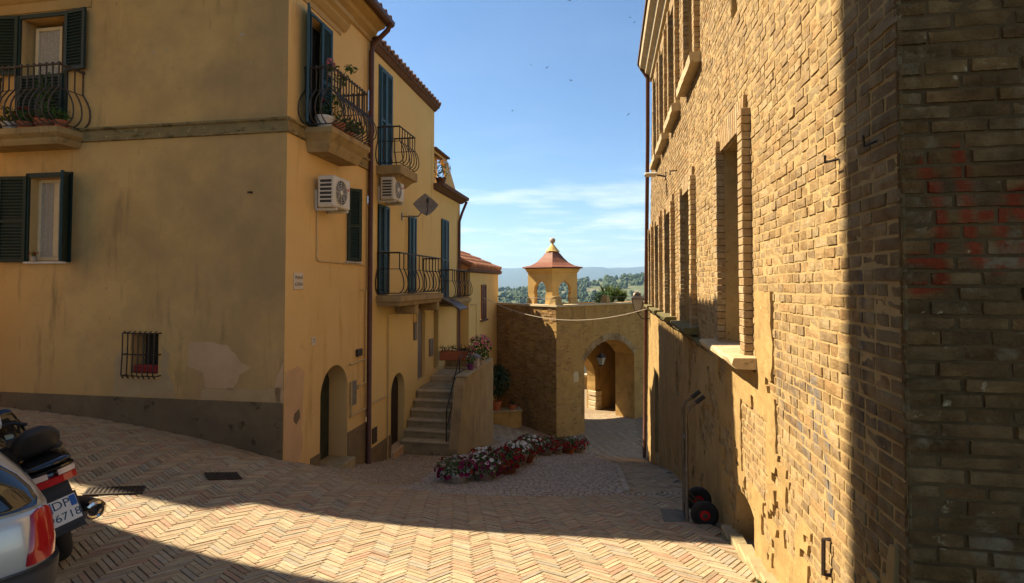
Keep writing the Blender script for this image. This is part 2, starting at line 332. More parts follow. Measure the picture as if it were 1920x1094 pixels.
def wall(mb, P, a0, a1, z0, z1, holes, warp=None):
    """flat wall with openings; hole = dict(a0,a1,z0,z1,d,arch) ; reveals of depth d run inward"""
    As = sorted({a0, a1, *[h['a0'] for h in holes], *[h['a1'] for h in holes]}); Zs = sorted({z0, z1, *[h['z0'] for h in holes], *[h['z1'] for h in holes]})
    As = [a for a in As if a0 <= a <= a1]; Zs = [z for z in Zs if z0 <= z <= z1]
    Q = (lambda a, o, z: P(warp(a, z), o, z)) if warp else P
    for i in range(len(As)-1):
        for j in range(len(Zs)-1):
            ca, cz = (As[i]+As[i+1])/2, (Zs[j]+Zs[j+1])/2
            if any(h['a0'] < ca < h['a1'] and h['z0'] < cz < h['z1'] for h in holes): continue
            mb.quad(Q(As[i], 0, Zs[j]), Q(As[i+1], 0, Zs[j]), Q(As[i+1], 0, Zs[j+1]), Q(As[i], 0, Zs[j+1]))
    for h in holes:
        d = h.get('d', .25); x0, x1, y0, y1 = h['a0'], h['a1'], h['z0'], h['z1']; c = (x0+x1)/2; hw = (x1-x0)/2; ri = h.get('arch', 0)
        prof = [(hw, y0)]
        if ri:
            zs = y1-ri; prof.append((hw, zs)); n = 10
            for k in range(1, n+1):
                z = zs+ri*math.sin(math.pi/2*k/n); prof.append((arch_hw(hw, ri, zs, z) if k < n else 0.0, z))
            for (h0, q0), (h1, q1) in zip(prof[1:-1], prof[2:]):
                mb.quad(Q(x0, 0, q0), Q(c-h0, 0, q0), Q(c-h1, 0, q1), Q(x0, 0, q1)); mb.quad(Q(x1, 0, q0), Q(c+h0, 0, q0), Q(c+h1, 0, q1), Q(x1, 0, q1))
        else: prof += [(hw, y1), (0, y1)]
        for (h0, q0), (h1, q1) in zip(prof[:-1], prof[1:]):
            for s in (-1, 1): mb.quad(Q(c+s*h0, 0, q0), Q(c+s*h0, -d, q0), Q(c+s*h1, -d, q1), Q(c+s*h1, 0, q1))
        mb.quad(Q(x0, 0, y0), Q(x1, 0, y0), Q(x1, -d, y0), Q(x0, -d, y0))
    return mb
def ragged(mb, P, pts, o, seed=0, amp=.05):      # a flat patch with an uneven outline and a thin edge
    n = len(pts); out = []
    for i in range(n):
        a = Vector((*pts[i], 0)); b = Vector((*pts[(i+1) % n], 0)); k = max(2, int((b-a).length/.06))
        for j in range(k):
            q = a.lerp(b, j/k); out.append((q.x+amp*fbm(q.x*4+seed, q.y*4, 1.3), q.y+amp*fbm(q.x*4, q.y*4+seed, 5.1)))
    N = len(out)
    top = [P(a, o, z) for a, z in out]; bot = [P(a, -.004, z) for a, z in out]
    mb.add(top+bot, [tuple(range(N))]+[(i, (i+1) % N, N+(i+1) % N, N+i) for i in range(N)])
    return mb
def moulding(mb, P, a0, a1, prof, caps=True):    # prof: list of (out, z) swept along a
    n = len(prof); vs = [P(a, o, z) for a in (a0, a1) for o, z in prof]
    fs = [(i, i+1, n+i+1, n+i) for i in range(n-1)]
    if caps: fs += [tuple(range(n)), tuple(reversed(range(n, 2*n)))]
    mb.add(vs, fs); return mb

# ------------------------------------------------------------------ setting: paving
def zone(x, y):
    """'c' cobbles, 'n' nothing (inside buildings), 'h' herringbone"""
    p = Vector((x, y, 0)); q = p-C; u = q.dot(D); v = -q.dot(Vector((.9859, -.1676, 0)))
    if u > 0.02 and v > 0.02: return 'n'
    w = (p-R0).dot(RD); o = (p-R0).dot(Vector((-.9842, .1772, 0)))
    if w > 2.2 and o < 0.02: return 'n'
    if u > 4.55 and v > -1.55 and u < 9.3: return 'n'
    line = 8.05 - .1*x
    if line-.16 < y < line and x > -3.3: return 'e'
    t = (y-7.86)/5.3
    right = 1.63+.84*t if y < 13.2 else 2.47
    if line <= y < 17.5 and x < right and (x > -1.75+.06*(y-8) or y < 12.6): return 'c'
    if line <= y < 17.5 and right <= x < right+.12: return 'f'
    return 'h'
def build_paving():
    mb = MB(); xs = np.concatenate([np.arange(-16, -10, 1.0), np.arange(-10, 7.01, .25)]); ys = np.concatenate([np.arange(-9, 1, 1.0), np.arange(1, 27, .25), np.arange(27, 36.1, 1.0)])
    X, Y = np.meshgrid(xs, ys); Z = gz(X, Y)-.014; nx = len(xs)
    mb.v = list(zip(X.ravel().tolist(), Y.ravel().tolist(), Z.ravel().tolist()))
    mb.f = [(j*nx+i, j*nx+i+1, (j+1)*nx+i+1, (j+1)*nx+i) for j in range(len(ys)-1) for i in range(nx-1)]
    pav = tag(mb.build('paving', M['joint'], smooth=True), kind='structure', label='herringbone brick paving sloping down the street')
    items = []   # (cx, cy, half length, half width, angle, kind)
    W = .048; n = 5; a45 = R(45)+R(6); ca, sa = math.cos(a45), math.sin(a45)
    ex = int(22/W)
    for i in range(-ex, ex):
        for j in range(-ex, ex):
            s = (i-j) % (2*n)
            if s == 0: cx, cy, hz = (i+n/2)*W, (j+.5)*W, 0
            elif s == 2*n-1: cx, cy, hz = (i+.5)*W, (j+n/2)*W, 1
            else: continue
            x = cx*ca-cy*sa; y = cx*sa+cy*ca+8
            if y < 1.6 or y > 24.5 or abs(x+.0) > 1.12*y+.4 or x > 6.5 or x < -9.6: continue
            items.append((x, y, n*W/2-.0012, W/2-.0011, a45+(R(90) if hz else 0), 'h'))
    items = [t for t in items if zone(t[0], t[1]) == 'h' and zone(t[0]+.1, t[1]) != 'n' and zone(t[0]-.1, t[1]) != 'n']
    y = 8.0
    row = 0
    while y < 17.6:
        yy = y; h = .088
        x = -3.4+random.random()*.1
        while x < 2.6:
            l = random.uniform(.085, .13); cx = x+l/2; cy = yy-.1*cx+.05
            if zone(cx, cy) == 'c': items.append((cx, cy, l/2-.007, h/2-.007, math.atan(-.1)+random.uniform(-.03, .03), 'c' if cx > -1.75+.06*(cy-8) else 'b'))
            x += l
        y += h; row += 1
    for k in range(78):
        x = -3.2+k*.075; yl = 8.05-.1*x-.08
        if zone(x, yl) == 'e': items.append((x, yl, .031, .068, math.atan(-.1), 'c' if x > -1.8 else 'b'))
    for k in range(130):
        yy = 8.2+k*.075; t = (yy-7.86)/5.3; right = 1.63+.84*t if yy < 13.2 else 2.47
        if yy < 17.4: items.append((right+.06, yy, .055, .034, 0.08, 'c'))
    pal = [(.54, .41, .27), (.57, .45, .30), (.53, .40, .265), (.60, .48, .33), (.51, .42, .30), (.54, .36, .25), (.53, .45, .34), (.50, .37, .25), (.57, .43, .29), (.58, .46, .30), (.47, .40, .32), (.55, .345, .24)]
    palc = [(.50, .43, .37), (.56, .48, .41), (.46, .38, .32), (.60, .51, .43), (.52, .45, .39)]
    def geom(t):
        x, y, hl, hw, a, k = t; ca, sa = math.cos(a), math.sin(a); e = .0035 if k == 'h' else .012
        dz = random.uniform(-.003, .003); tx, ty = random.uniform(-.012, .012), random.uniform(-.03, .03)
        vs = []
        for lx, ly, up in [(-hl, -hw, 0), (hl, -hw, 0), (hl, hw, 0), (-hl, hw, 0), (-hl+e, -hw+e, 1), (hl-e, -hw+e, 1), (hl-e, hw-e, 1), (-hl+e, hw-e, 1)]:
            lx += random.uniform(-.0025, .0025); ly += random.uniform(-.002, .002)
            vs.append((lx*ca-ly*sa, lx*sa+ly*ca, (lx*tx+ly*ty+dz) if up else -.02))
        return vs, [(4, 5, 6, 7), (0, 1, 5, 4), (1, 2, 6, 5), (2, 3, 7, 6), (3, 0, 4, 7)]
    def colr(t):
        c = random.choice(palc if t[5] == 'c' else pal); f = random.uniform(.86, 1.06)*(.8 if random.random() < .06 else 1); return (c[0]*f*.75, c[1]*f*.74, c[2]*f*.65)
    items.sort(key=lambda t: -(t[2]*t[3])/(t[1]**3) if abs(t[0]) < .97*t[1] and t[1] > 3.2 else 1)
    X = np.array([t[0] for t in items]); Y = np.array([t[1] for t in items]); Z = gz(X, Y)
    Zx = (gz(X+.1, Y)-Z)/.1; Zy = (gz(X, Y+.1)-Z)/.1
    allm = MB(); cob = MB()
    for i, t in enumerate(items):
        vs, fs = geom(t); c = colr(t)
        vs = [(a, b, z+a*Zx[i]+b*Zy[i]) for a, b, z in vs]
        if i < 300:
            m = MB(); m.add(vs, fs, c); m.build('paver', M['paver'], pav, loc=(X[i], Y[i], Z[i]))
        else: (cob if t[5] in 'cf' else allm).add([(a+X[i], b+Y[i], z+Z[i]) for a, b, z in vs], fs, c)
    tag(allm.build('pavers', M['paver'], pav), kind='stuff'); tag(cob.build('cobbles', M['cobble'], pav), kind='stuff')
    return pav
paving = build_paving()

# ------------------------------------------------------------------ setting: hills, mountains, trees, far houses
def hill_z(x, y):
    r = math.hypot(x, y)
    k = max(0, min(1, (r-60)/600)); dn = -9 - 62*math.sin(min(1, k)*math.pi*.5)
    t = max(0, min(1, (y-650)/1150)); rise = t*t*(3-2*t)
    base = dn + rise*(46 + 0.115*x + 10*fbm(x/700, y/700, 3))
    base += max(0, r-200)/1200*9*fbm(x/260, y/260, 9, 4)
    if y > 1800: base -= (y-1800)*.10
    return base
def build_far():
    mb = MB(); xs = np.concatenate([np.arange(-2600, -300, 115), np.arange(-300, 900, 20), np.arange(900, 2700, 120)]); ys = np.concatenate([np.arange(-600, 36, 106), np.arange(36, 1950, 24), np.arange(1950, 3300, 110)])
    for yv in ys:
        for xv in xs: mb.v.append((xv, yv, hill_z(xv, yv)))
    nx = len(xs); mb.f = [(j*nx+i, j*nx+i+1, (j+1)*nx+i+1, (j+1)*nx+i) for j in range(len(ys)-1) for i in range(nx-1)]
    tag(mb.build('hills', M['hill'], smooth=True), kind='structure')
    m2 = MB(); xs = np.arange(-9000, 11001, 200); ys = np.arange(6500, 14001, 300)
    for yv in ys:
        for xv in xs:
            t = (yv-6500)/7500
            prof = math.sin(min(1, t*1.25)*math.pi/2)
            z = -140 + prof*(395 + .020*xv + 150*fbm(xv/2600+2.2, yv/3500, 1, 4)) if t > 0 else -140
            m2.v.append((xv, yv, z))
    nx = len(xs); m2.f = [(j*nx+i, j*nx+i+1, (j+1)*nx+i+1, (j+1)*nx+i) for j in range(len(ys)-1) for i in range(nx-1)]
    tag(m2.build('mountains', M['mountain'], smooth=True), kind='structure')
    # plain between
    m3 = MB(); m3.quad((-9000, 3200, -145), (11000, 3200, -145), (11000, 6600, -141), (-9000, 6600, -141)); tag(m3.build('terrain', M['mountain']), kind='structure')
    # woods: small displaced crowns joined into one mass
    bm = bmesh.new(); bmesh.ops.create_icosphere(bm, subdivisions=2, radius=1); base = np.array([v.co[:] for v in bm.verts]); fs = [[v.index for v in f.verts] for f in bm.faces]; bm.free()
    wd = MB(); rnd = random.Random(3); cnt = 0; tries = 0
    while cnt < 1700 and tries < 40000:
        tries += 1; y = rnd.uniform(420, 1850); x = rnd.uniform(-.12*y, .32*y)
        d = fbm(x/120, y/120, 4, 3)
        if d < .12 and not (rnd.random() < .10): continue
        if y > 1650 and rnd.random() < .5: continue
        s = rnd.uniform(2.4, 5.2)*(1+y/2600); z = hill_z(x, y)
        pts = base*np.array([s, s, s*rnd.uniform(.8, 1.5)])*(1+.22*np.random.randn(len(base), 1))+np.array([x, y, z+s*.7])
        wd.add(pts.tolist(), fs); cnt += 1
    tag(wd.build('woodland', M['wood_foliage']), kind='stuff')
    # hillside houses
    rnd = random.Random(11)
    descr = ['cream', 'pale grey', 'white', 'tan']
    for k in range(16):
        y = rnd.uniform(720, 960); x = y*rnd.uniform(-.025, .03) if k < 13 else y*rnd.uniform(.14, .2); z = hill_z(x, y)
        w, d, h = rnd.uniform(6, 12), rnd.uniform(6, 9), rnd.uniform(4.5, 7.5)
        t = thing('hillside_house', 'small pale house with low tiled roof on the green hillside far beyond the gate', 'house', (x, y, z-.6), rnd.uniform(-.6, .6), 'houses scattered on the far hillside')
        m = MB(); m.box((-w/2, -d/2, 0), (w/2, d/2, h)); m.build('wall', M['house_wall'], t)
        m = MB(); m.add([(-w/2-.4, -d/2-.4, h), (w/2+.4, -d/2-.4, h), (w/2+.4, d/2+.4, h), (-w/2-.4, d/2+.4, h), (-w/2-.4, 0, h+1.6), (w/2+.4, 0, h+1.6)], [(0, 1, 5, 4), (2, 3, 4, 5), (0, 4, 3), (1, 2, 5), (3, 2, 1, 0)]); m.build('roof', M['house_roof'], t)
build_far()

# ------------------------------------------------------------------ house parts
def leaf(house, P, w, h, hinge, z, dirn, ang, mt, slats=True, ind=True, thick=.035, bot=None, name='shutter', lab=None):
    """one louvred shutter leaf: hinge at a=hinge, runs along dirn (+1/-1) and swings out by ang from flat"""
    fr = MB(); st = .055; t = thick
    rail = [(0, st), (h-st, h)]+([(h*.48-st/2, h*.48+st/2)] if h > 1.1 else [])
    ca, sa = math.cos(ang), math.sin(ang)
    def Q(x, y, zz): a = x*ca*dirn; o = .012 + x*sa + y*ca; return P(hinge+a - y*sa*dirn, o, z+zz)
    fr.box((0, 0, 0), (st, t, h), Q); fr.box((w-st, 0, 0), (w, t, h), Q)
    for r0, r1 in rail: fr.box((st, .003, r0), (w-st, t-.003, r1), Q)
    fr.box((st, .001, st), (w-st, .005, h-st), Q)
    o = fr.build(name, mt, house)
    if lab: o['label'] = lab
    n = int((h-2*st)/.052); sm = MB()
    for k in range(n):
        zc = st+(k+.5)*(h-2*st)/n
        if any(r0-.01 < zc < r1+.01 for r0, r1 in rail): continue
        m = MB() if ind else sm
        vs = [(st, t*.88, zc-.020), (w-st, t*.88, zc-.020), (w-st, t*.08, zc+.016), (st, t*.08, zc+.016), (st, t*.88, zc-.013), (w-st, t*.88, zc-.013), (w-st, t*.08, zc+.023), (st, t*.08, zc+.023)]
        m.add([Q(*q) for q in vs], [(0, 1, 2, 3), (4, 5, 6, 7), (0, 1, 5, 4), (3, 2, 6, 7)])
        if ind: m.build('slat', mt, o)
    if not ind: tag(sm.build('slats', mt, o), kind='stuff')
    return o
def casement(house, P, a0, a1, z0, z1, depth=.16, lace=True, mt='cream_wood', mid=True):
    m = MB(); fw_ = .06
    m.bbox((a0, -depth-.05, z0), (a0+fw_, -depth, z1), .006, P); m.bbox((a1-fw_, -depth-.05, z0), (a1, -depth, z1), .006, P)
    m.bbox((a0+fw_, -depth-.05, z1-fw_), (a1-fw_, -depth, z1), .006, P); m.bbox((a0+fw_, -depth-.05, z0), (a1-fw_, -depth, z0+fw_), .006, P)
    if mid: c = (a0+a1)/2; m.bbox((c-.05, -depth-.055, z0+fw_), (c+.05, -depth+.008, z1-fw_), .006, P)
    o = m.build('window', M[mt], house)
    g_ = MB(); g_.quad(P(a0+fw_, -depth-.03, z0+fw_), P(a1-fw_, -depth-.03, z0+fw_), P(a1-fw_, -depth-.03, z1-fw_), P(a0+fw_, -depth-.03, z1-fw_))
    if lace:
        l = MB(); n = 40
        for i in range(n):
            x0 = a0+fw_+(a1-a0-2*fw_)*i/n; x1 = a0+fw_+(a1-a0-2*fw_)*(i+1)/n; y0 = -depth-.02+.006*math.sin(i*1.1); y1 = -depth-.02+.006*math.sin((i+1)*1.1)
            l.quad(P(x0, y0, z0+fw_), P(x1, y1, z0+fw_), P(x1, y1, z1-fw_), P(x0, y0, z1-fw_))
        l.build('curtain', M['lace'], o, smooth=True)
    else: g_.build('pane', M['glass_dark'], o)
    return o
def backing(house, P, a0, a1, z0, z1, d, mt='interior', name='room_back'):
    m = MB(); m.quad(P(a0-.02, -d, z0-.02), P(a1+.02, -d, z0-.02), P(a1+.02, -d, z1+.02), P(a0-.02, -d, z1+.02)); return m.build(name, M[mt], house)
def belly(P, a, o, z0, z1, b=.17, da=0, sw=.0):
    """goose-breast baluster: straight on top, bellying out below"""
    h = z1-z0; pts = []
    prof = [(0, 0), (.55, .05), (.9, .12), (1.0, .22), (.92, .34), (.62, .46), (.22, .56), (0, .62), (0, .8), (0, 1)]
    return [P(a+da*q, o+b*q, z0+h*t) for q, t in prof]
def balcony(house, P, a0, a1, proj, ztop, zb, rail_h, slab_prof, mt_slab, mt_iron, bars=0.13, b=.17, r=.011, curl=True, side=True, edge_r=.018):
    m = MB()
    for i in range(len(slab_prof)-1):
        i0, z_0 = slab_prof[i]; i1, z_1 = slab_prof[i+1]
        ring = lambda ins, z: [P(a0+ins, -.01, z), P(a0+ins, proj-ins, z), P(a1-ins, proj-ins, z), P(a1-ins, -.01, z)]
        m.loft([ring(i0, z_0), ring(i1, z_1)], cap=(False))
    m.add([P(a0+slab_prof[0][0], -.01, slab_prof[0][1]), P(a0+slab_prof[0][0], proj-slab_prof[0][0], slab_prof[0][1]), P(a1-slab_prof[0][0], proj-slab_prof[0][0], slab_prof[0][1]), P(a1-slab_prof[0][0], -.01, slab_prof[0][1])], [(0, 1, 2, 3)])
    e = slab_prof[-1]; m.add([P(a0+e[0], -.01, e[1]), P(a0+e[0], proj-e[0], e[1]), P(a1-e[0], proj-e[0], e[1]), P(a1-e[0], -.01, e[1])], [(0, 1, 2, 3)])
    bal = m.build('balcony', M[mt_slab], house)
    o = proj-.05; z0 = ztop; zt = z0+rail_h; ins = .05
    rl = MB()
    rl.tube([P(a0+ins, .0, zt), P(a0+ins, o, zt), P(a1-ins, o, zt), P(a1-ins, 0, zt)], edge_r, 6); 
    rl.tube([P(a0+ins, .0, z0+.05), P(a0+ins, o, z0+.05), P(a1-ins, o, z0+.05), P(a1-ins, 0, z0+.05)], .010, 6)
    rl.tube([P(a0+ins, .0, z0+rail_h*.62), P(a0+ins, o, z0+rail_h*.62), P(a1-ins, o, z0+rail_h*.62), P(a1-ins, 0, z0+rail_h*.62)], .008, 6)
    rl.build('railing', M[mt_iron], bal)
    n = max(2, int(round((a1-a0-2*ins)/bars)))
    for k in range(n+1):
        a = a0+ins+(a1-a0-2*ins)*k/n; t = MB(); t.tube(belly(P, a, o, z0+.05, zt, b), r, 5)
        if curl: t.lathe([(.0, -.022), (.022, -.012), (.026, .006), (.016, .022), (.0, .026)], P(a, o, zt+.012), 7)
        t.build('baluster', M[mt_iron], bal, smooth=True)
    if side:
        ns = max(1, int(round(o/bars)))
        for s, aa in ((-1, a0+ins), (1, a1-ins)):
            for k in range(ns):
                oo = o*k/ns+.02
                pts = [P(aa+s*b*q, oo, z0+.05+(rail_h-.05)*t) for q, t in [(0, 0), (.55, .05), (.9, .12), (1.0, .22), (.92, .34), (.62, .46), (.22, .56), (0, .62), (0, 1)]]
                t = MB(); t.tube(pts, r, 5)
                if curl: t.lathe([(.0, -.022), (.022, -.012), (.026, .006), (.016, .022), (.0, .026)], P(aa, oo, zt+.012), 7)
                t.build('baluster', M[mt_iron], bal, smooth=True)
    return bal
def downpipe(house, pts, r=.045, mt='brown_pipe'):
    m = MB(); m.tube(pts, r, 10)
    o = m.build('downpipe', M[mt], house, smooth=True)
    return o

# ------------------------------------------------------------------ corner house (left)
def corner_house():
    H = thing('corner_house', 'weathered ochre corner house with green shutters and two bellied iron balconies', 'house', C, LROT)
    zt = 5.06; zb = -4.6; U = 2.82; V = 9.5
    mb = MB()
    wall(mb, PF, 0, V, zb, zt, [dict(a0=3.87, a1=4.62, z0=.35, z1=1.72, d=.3), dict(a0=4.01, a1=4.88, z0=2.44, z1=4.40, d=.3), dict(a0=2.15, a1=2.65, z0=-1.43, z1=-.80, d=.3),
                                dict(a0=7.6, a1=8.4, z0=.35, z1=1.72, d=.3), dict(a0=7.6, a1=8.4, z0=2.9, z1=4.40, d=.3)])
    mb.build('front_wall', M['stucco_front'], H)
    m2 = MB()
    wall(m2, PS, 0, U, zb, zt, [dict(a0=.60, a1=1.26, z0=2.50, z1=4.38, d=.28), dict(a0=1.95, a1=2.42, z0=.42, z1=1.75, d=.2), dict(a0=1.05, a1=2.02, z0=-3.3, z1=-1.47, d=.42, arch=.46)])
    m2.quad((0, V, zb), (U, V, zb), (U, V, zt), (0, V, zt)); m2.quad((U, 0, zb), (U, V, zb), (U, V, zt), (U, 0, zt))
    m2.build('street_wall', M['stucco_street'], H)
    # plinth
    pl = MB(); pl.box((0.002, 0, -4.5), (V, .02, -1.80), PF); pl.build('plinth', M['plinth_render'], H)
    pl = MB(); pl.box((2.03, 0, -4.6), (U-.01, .018, -2.79), PS); pl.build('plinth', M['plinth_render'], H); pl = MB(); pl.box((.75, 0, -4.6), (1.05, .014, -2.86), PS); pl.build('plinth', M['plinth_render'], H)
    # patches of newer render
    for pts, mt, sd in (([(2.95, -1.79), (2.92, -1.15), (2.78, -1.05), (2.72, -1.04), (2.72, -1.50), (2.08, -1.50), (2.08, -.98), (1.95, -1.12), (1.97, -1.35), (1.86, -1.6), (1.82, -1.79)], 'stucco_patch', 3),
                        ([(1.62, -.93), (1.62, -1.28), (1.38, -1.38), (1.32, -1.62), (.85, -1.62), (.72, -1.40), (.56, -1.30), (.72, -1.22), (.95, -.98), (1.2, -.90)], 'stucco_patch_pink', 8),
                        ([(1.38, -1.79), (1.4, -1.66), (.9, -1.60), (.45, -1.64), (.05, -1.55), (.05, -1.79)], 'stucco_patch', 5),
                        ([(.006, -1.2), (.006, -1.79), (.13, -1.79), (.15, -1.5)], 'stucco_patch_pink', 12)):
        p = MB(); ragged(p, PF, pts, .004, sd, .03); p.build('render_patch', M[mt], H)
    p = MB(); ragged(p, PS, [(.01, -1.35), (.35, -1.3), (.55, -1.45), (.48, -2.05), (.52, -2.6), (.3, -2.95), (.01, -2.9)], .004, 4, .03); p.build('render_patch', M['stucco_patch_pink'], H)
    p = MB(); ragged(p, PS, [(.27, -2.02), (.4, -1.98), (.42, -2.12), (.33, -2.2), (.25, -2.12)], .008, 9, .02); p.build('bare_patch', M['plinth_render'], H)
    # chipped render: small pale plaster scars on the front
    rnd = random.Random(5); ch = MB()
    def blot(a, z, r, k):
        n = 9; ragged(ch, PF, [(a+r*rnd.uniform(.5, 1.2)*math.cos(6.2832*i/n), z+r*rnd.uniform(.5, 1.1)*math.sin(6.2832*i/n)) for i in range(n)], .003, k, .006)
    for k in range(34): blot(rnd.uniform(.15, 3.0), rnd.uniform(3.2, 4.9), rnd.uniform(.006, .02), k)
    for a, z, r in ((.78, 3.83, .045), (2.35, 3.66, .024), (2.12, 3.68, .028), (2.52, 3.9, .022)): blot(a, z, r, 3)
    tag(ch.build('plaster_scars', M['scar'], H), kind='stuff')
    # string course round the corner
    prof = [(0, 2.27), (.035, 2.28), (.04, 2.44), (.075, 2.46), (.075, 2.49), (0, 2.515)]
    m = MB(); moulding(m, PF, -.04, V, prof); moulding(m, PS, -.04, U-.001, prof); m.build('string_course', M['course_stone'], H)
    # cornice, gutter, roof
    cp = [(0, 4.92), (.05, 4.94), (.06, 5.0), (.16, 5.06), (.2, 5.12), (.34, 5.17), (.36, 5.24), (0, 5.24)]
    m = MB(); moulding(m, PF, -.36, V, cp); moulding(m, PS, -.36, U, cp); m.build('cornice', M['cornice_render'], H)
    m = MB()
    for P, a0, a1 in ((PF, -.5, V), (PS, -.5, U+.05)):
        moulding(m, P, a0, a1, [(.36, 5.25), (.40, 5.20), (.48, 5.19), (.53, 5.23), (.54, 5.30), (.50, 5.30), (.36, 5.28)])
    m.build('gutter', M['brown_pipe'], H)
    m = MB(); m.add([(-.5, -.5, 5.26), (U+.1, -.5, 5.26), (U+.1, V, 5.26), (-.5, V, 5.26), (1.6, 1.6, 6.05), (U+.1, 1.6, 6.05), (U+.1, V, 6.05), (1.6, V, 6.05)], [(0, 1, 5, 4), (0, 4, 7, 3), (4, 5, 6, 7), (1, 2, 6, 5), (2, 3, 7, 6)]); rf = m.build('roof', M['roof_dark'], H)
    for k in range(14):
        t = MB(); a = -.42+k*.24; t.tube([(a, -.52, 5.31), (a, .4, 5.52)], .06, 8); t.build('tile', M['tile_old'], rf)
    for k in range(30):
        t = MB(); a = -.2+k*.24; t.tube([(-.52, a, 5.31), (.4, a, 5.52)], .06, 8); t.build('tile', M['tile_old'], rf)
    # front lower window
    s = MB(); 
    for a0, a1, z0, z1 in ((3.80, 3.87, .33, 1.79), (4.62, 4.69, .33, 1.79), (3.80, 4.69, 1.72, 1.80)): s.box((a0, .0, z0), (a1, .03, z1-.001*(a0 < 3.9)), PF)
    s.build('window_surround', M['green_paint'], H)
    casement(H, PF, 3.87, 4.62, .36, 1.72, .12)
    backing(H, PF, 3.87, 4.62, .35, 1.72, .29)
    leaf(H, PF, .50, 1.42, 4.66, .33, 1, R(6), M['green_paint'])
    leaf(H, PF, .42, 1.42, 3.84, .33, -1, R(52), M['green_paint'])
    m = MB(); m.bbox((3.84, -.1, .305), (4.68, .05, .34), .005, PF); m.build('sill', M['white_pot'], H)
    # front balcony door
    s = MB(); 
    for a0, a1, z0, z1 in ((3.94, 4.01, 2.44, 4.47), (4.88, 4.95, 2.44, 4.47), (4.01, 4.88, 4.40, 4.47)): s.box((a0, 0, z0), (a1, .03, z1), PF)
    s.build('door_surround', M['green_paint'], H)
    casement(H, PF, 4.25, 4.80, 2.5, 4.32, .15, mid=False); backing(H, PF, 4.01, 4.88, 2.44, 4.4, .29)
    m = MB(); m.box((4.01, -.2, 2.44), (4.25, -.14, 4.38), PF); m.build('door_leaf', M['wood_dark'], H)
    leaf(H, PF, .44, 1.0, 3.98, 3.46, -1, R(7), M['green_paint']); leaf(H, PF, .44, 1.0, 4.92, 3.46, 1, R(7), M['green_paint'])
    leaf(H, PF, .44, .95, 4.01, 2.48, 1, R(-1), M['green_paint']); leaf(H, PF, .44, .95, 4.88, 2.48, -1, R(-1), M['green_paint'])
    # raised band and hood over the balcony door
    m = MB(); m.box((3.52, 0, 4.50), (5.40, .02, 4.92), PF); moulding(m, PF, 3.42, 5.5, [(.02, 4.66), (.05, 4.68), (.14, 4.78), (.15, 4.86), (.02, 4.88)]); m.build('hood_moulding', M['cornice_render'], H)
    sp = [(.10, 2.17), (.07, 2.23), (.07, 2.27), (.03, 2.30), (0, 2.33), (0, 2.42)]
    balcony(H, PF, 3.58, 5.32, .46, 2.425, 2.2, .98, sp, 'balcony_stone', 'grey_iron', .118, .15, .012)
    # cellar grille
    backing(H, PF, 2.15, 2.65, -1.43, -.8, .28)
    gr = None
    for z in (-.79, -1.12, -1.45):
        gm = MB(); gm.tube([PF(2.10, -.0, z), PF(2.10, .10, z), PF(2.70, .10, z), PF(2.70, 0, z)], .010, 5); q = gm.build('grille' if gr is None else 'rail', M['dark_iron'], gr or H); gr = gr or q
    for k in range(7):
        a = 2.12+k*.094; t = MB(); t.tube([PF(a, .07, -.76), PF(a, .115, -.79), PF(a, .115, -1.1), PF(a, .13, -1.44), PF(a, .09, -1.49)], .010, 5); t.build('bar', M['dark_iron'], gr)
    m = MB(); m.bbox((2.2, -.12, -1.42), (2.62, -.02, -1.3), .02, PF); m.build('red_box', M['red_cloth'], H)
    # street side: balcony door
    s = MB()
    for a0, a1, z0, z1 in ((.55, .60, 2.5, 4.43), (1.26, 1.31, 2.5, 4.43), (.60, 1.26, 4.38, 4.43)): s.box((a0, 0, z0), (a1, .025, z1), PS)
    s.build('door_surround', M['blue_paint'], H)
    backing(H, PS, .6, 1.26, 2.5, 4.38, .2, 'interior')
    leaf(H, PS, .36, 1.88, .58, 2.5, -1, R(24), M['blue_paint'])
    leaf(H, PS, .36, 1.88, 1.27, 2.5, -1, R(0), M['blue_paint'])
    m = MB(); m.box((.25, 0, 4.50), (1.62, .02, 4.9), PS); moulding(m, PS, .15, 1.74, [(.02, 4.60), (.05, 4.62), (.12, 4.70), (.13, 4.74), (.2, 4.79), (.21, 4.86), (.02, 4.88)]); m.build('hood_moulding', M['cornice_render'], H)
    sp = [(.16, 2.10), (.12, 2.20), (.10, 2.26), (.05, 2.32), (.02, 2.36), (0, 2.38), (0, 2.46)]
    balcony(H, PS, .40, 1.78, .52, 2.465, 2.1, .96, sp, 'balcony_stone', 'grey_iron', .10, .19, .011)
    # low shutter, half open
    backing(H, PS, 1.95, 2.42, .42, 1.75, .15); 
    leaf(H, PS, .27, 1.36, 1.93, .40, 1, R(42), M['green_paint']); leaf(H, PS, .25, 1.36, 2.43, .40, -1, R(8), M['green_paint'])
    m = MB(); m.bbox((1.86, -.02, .365), (2.5, .05, .395), .005, PS); m.build('sill', M['white_pot'], H)
    # arched cellar door
    m = MB(); m.box((1.05, -.42, -3.35), (2.02, -.38, -1.47), PS); dr = m.build('door', M['wood_green'], H)
    for k in range(6):
        t = MB(); t.bbox((1.06+k*.16, -.385, -3.3), (1.21+k*.16, -.36, -1.5), .006, PS); t.build('plank', M['wood_green'], dr)
    m = MB(); m.bbox((.98, -.5, -3.55), (2.05, .16, -3.22), .015, PS); m.build('doorstep', M['step_stone'], H)
    downpipe(H, [PS(2.70, .50, 5.22), PS(2.70, .46, 5.08), PS(2.80, .10, 4.85), PS(2.80, .07, 4.7), PS(2.80, .07, -3.7)], .05)
    return H
corner = corner_house()
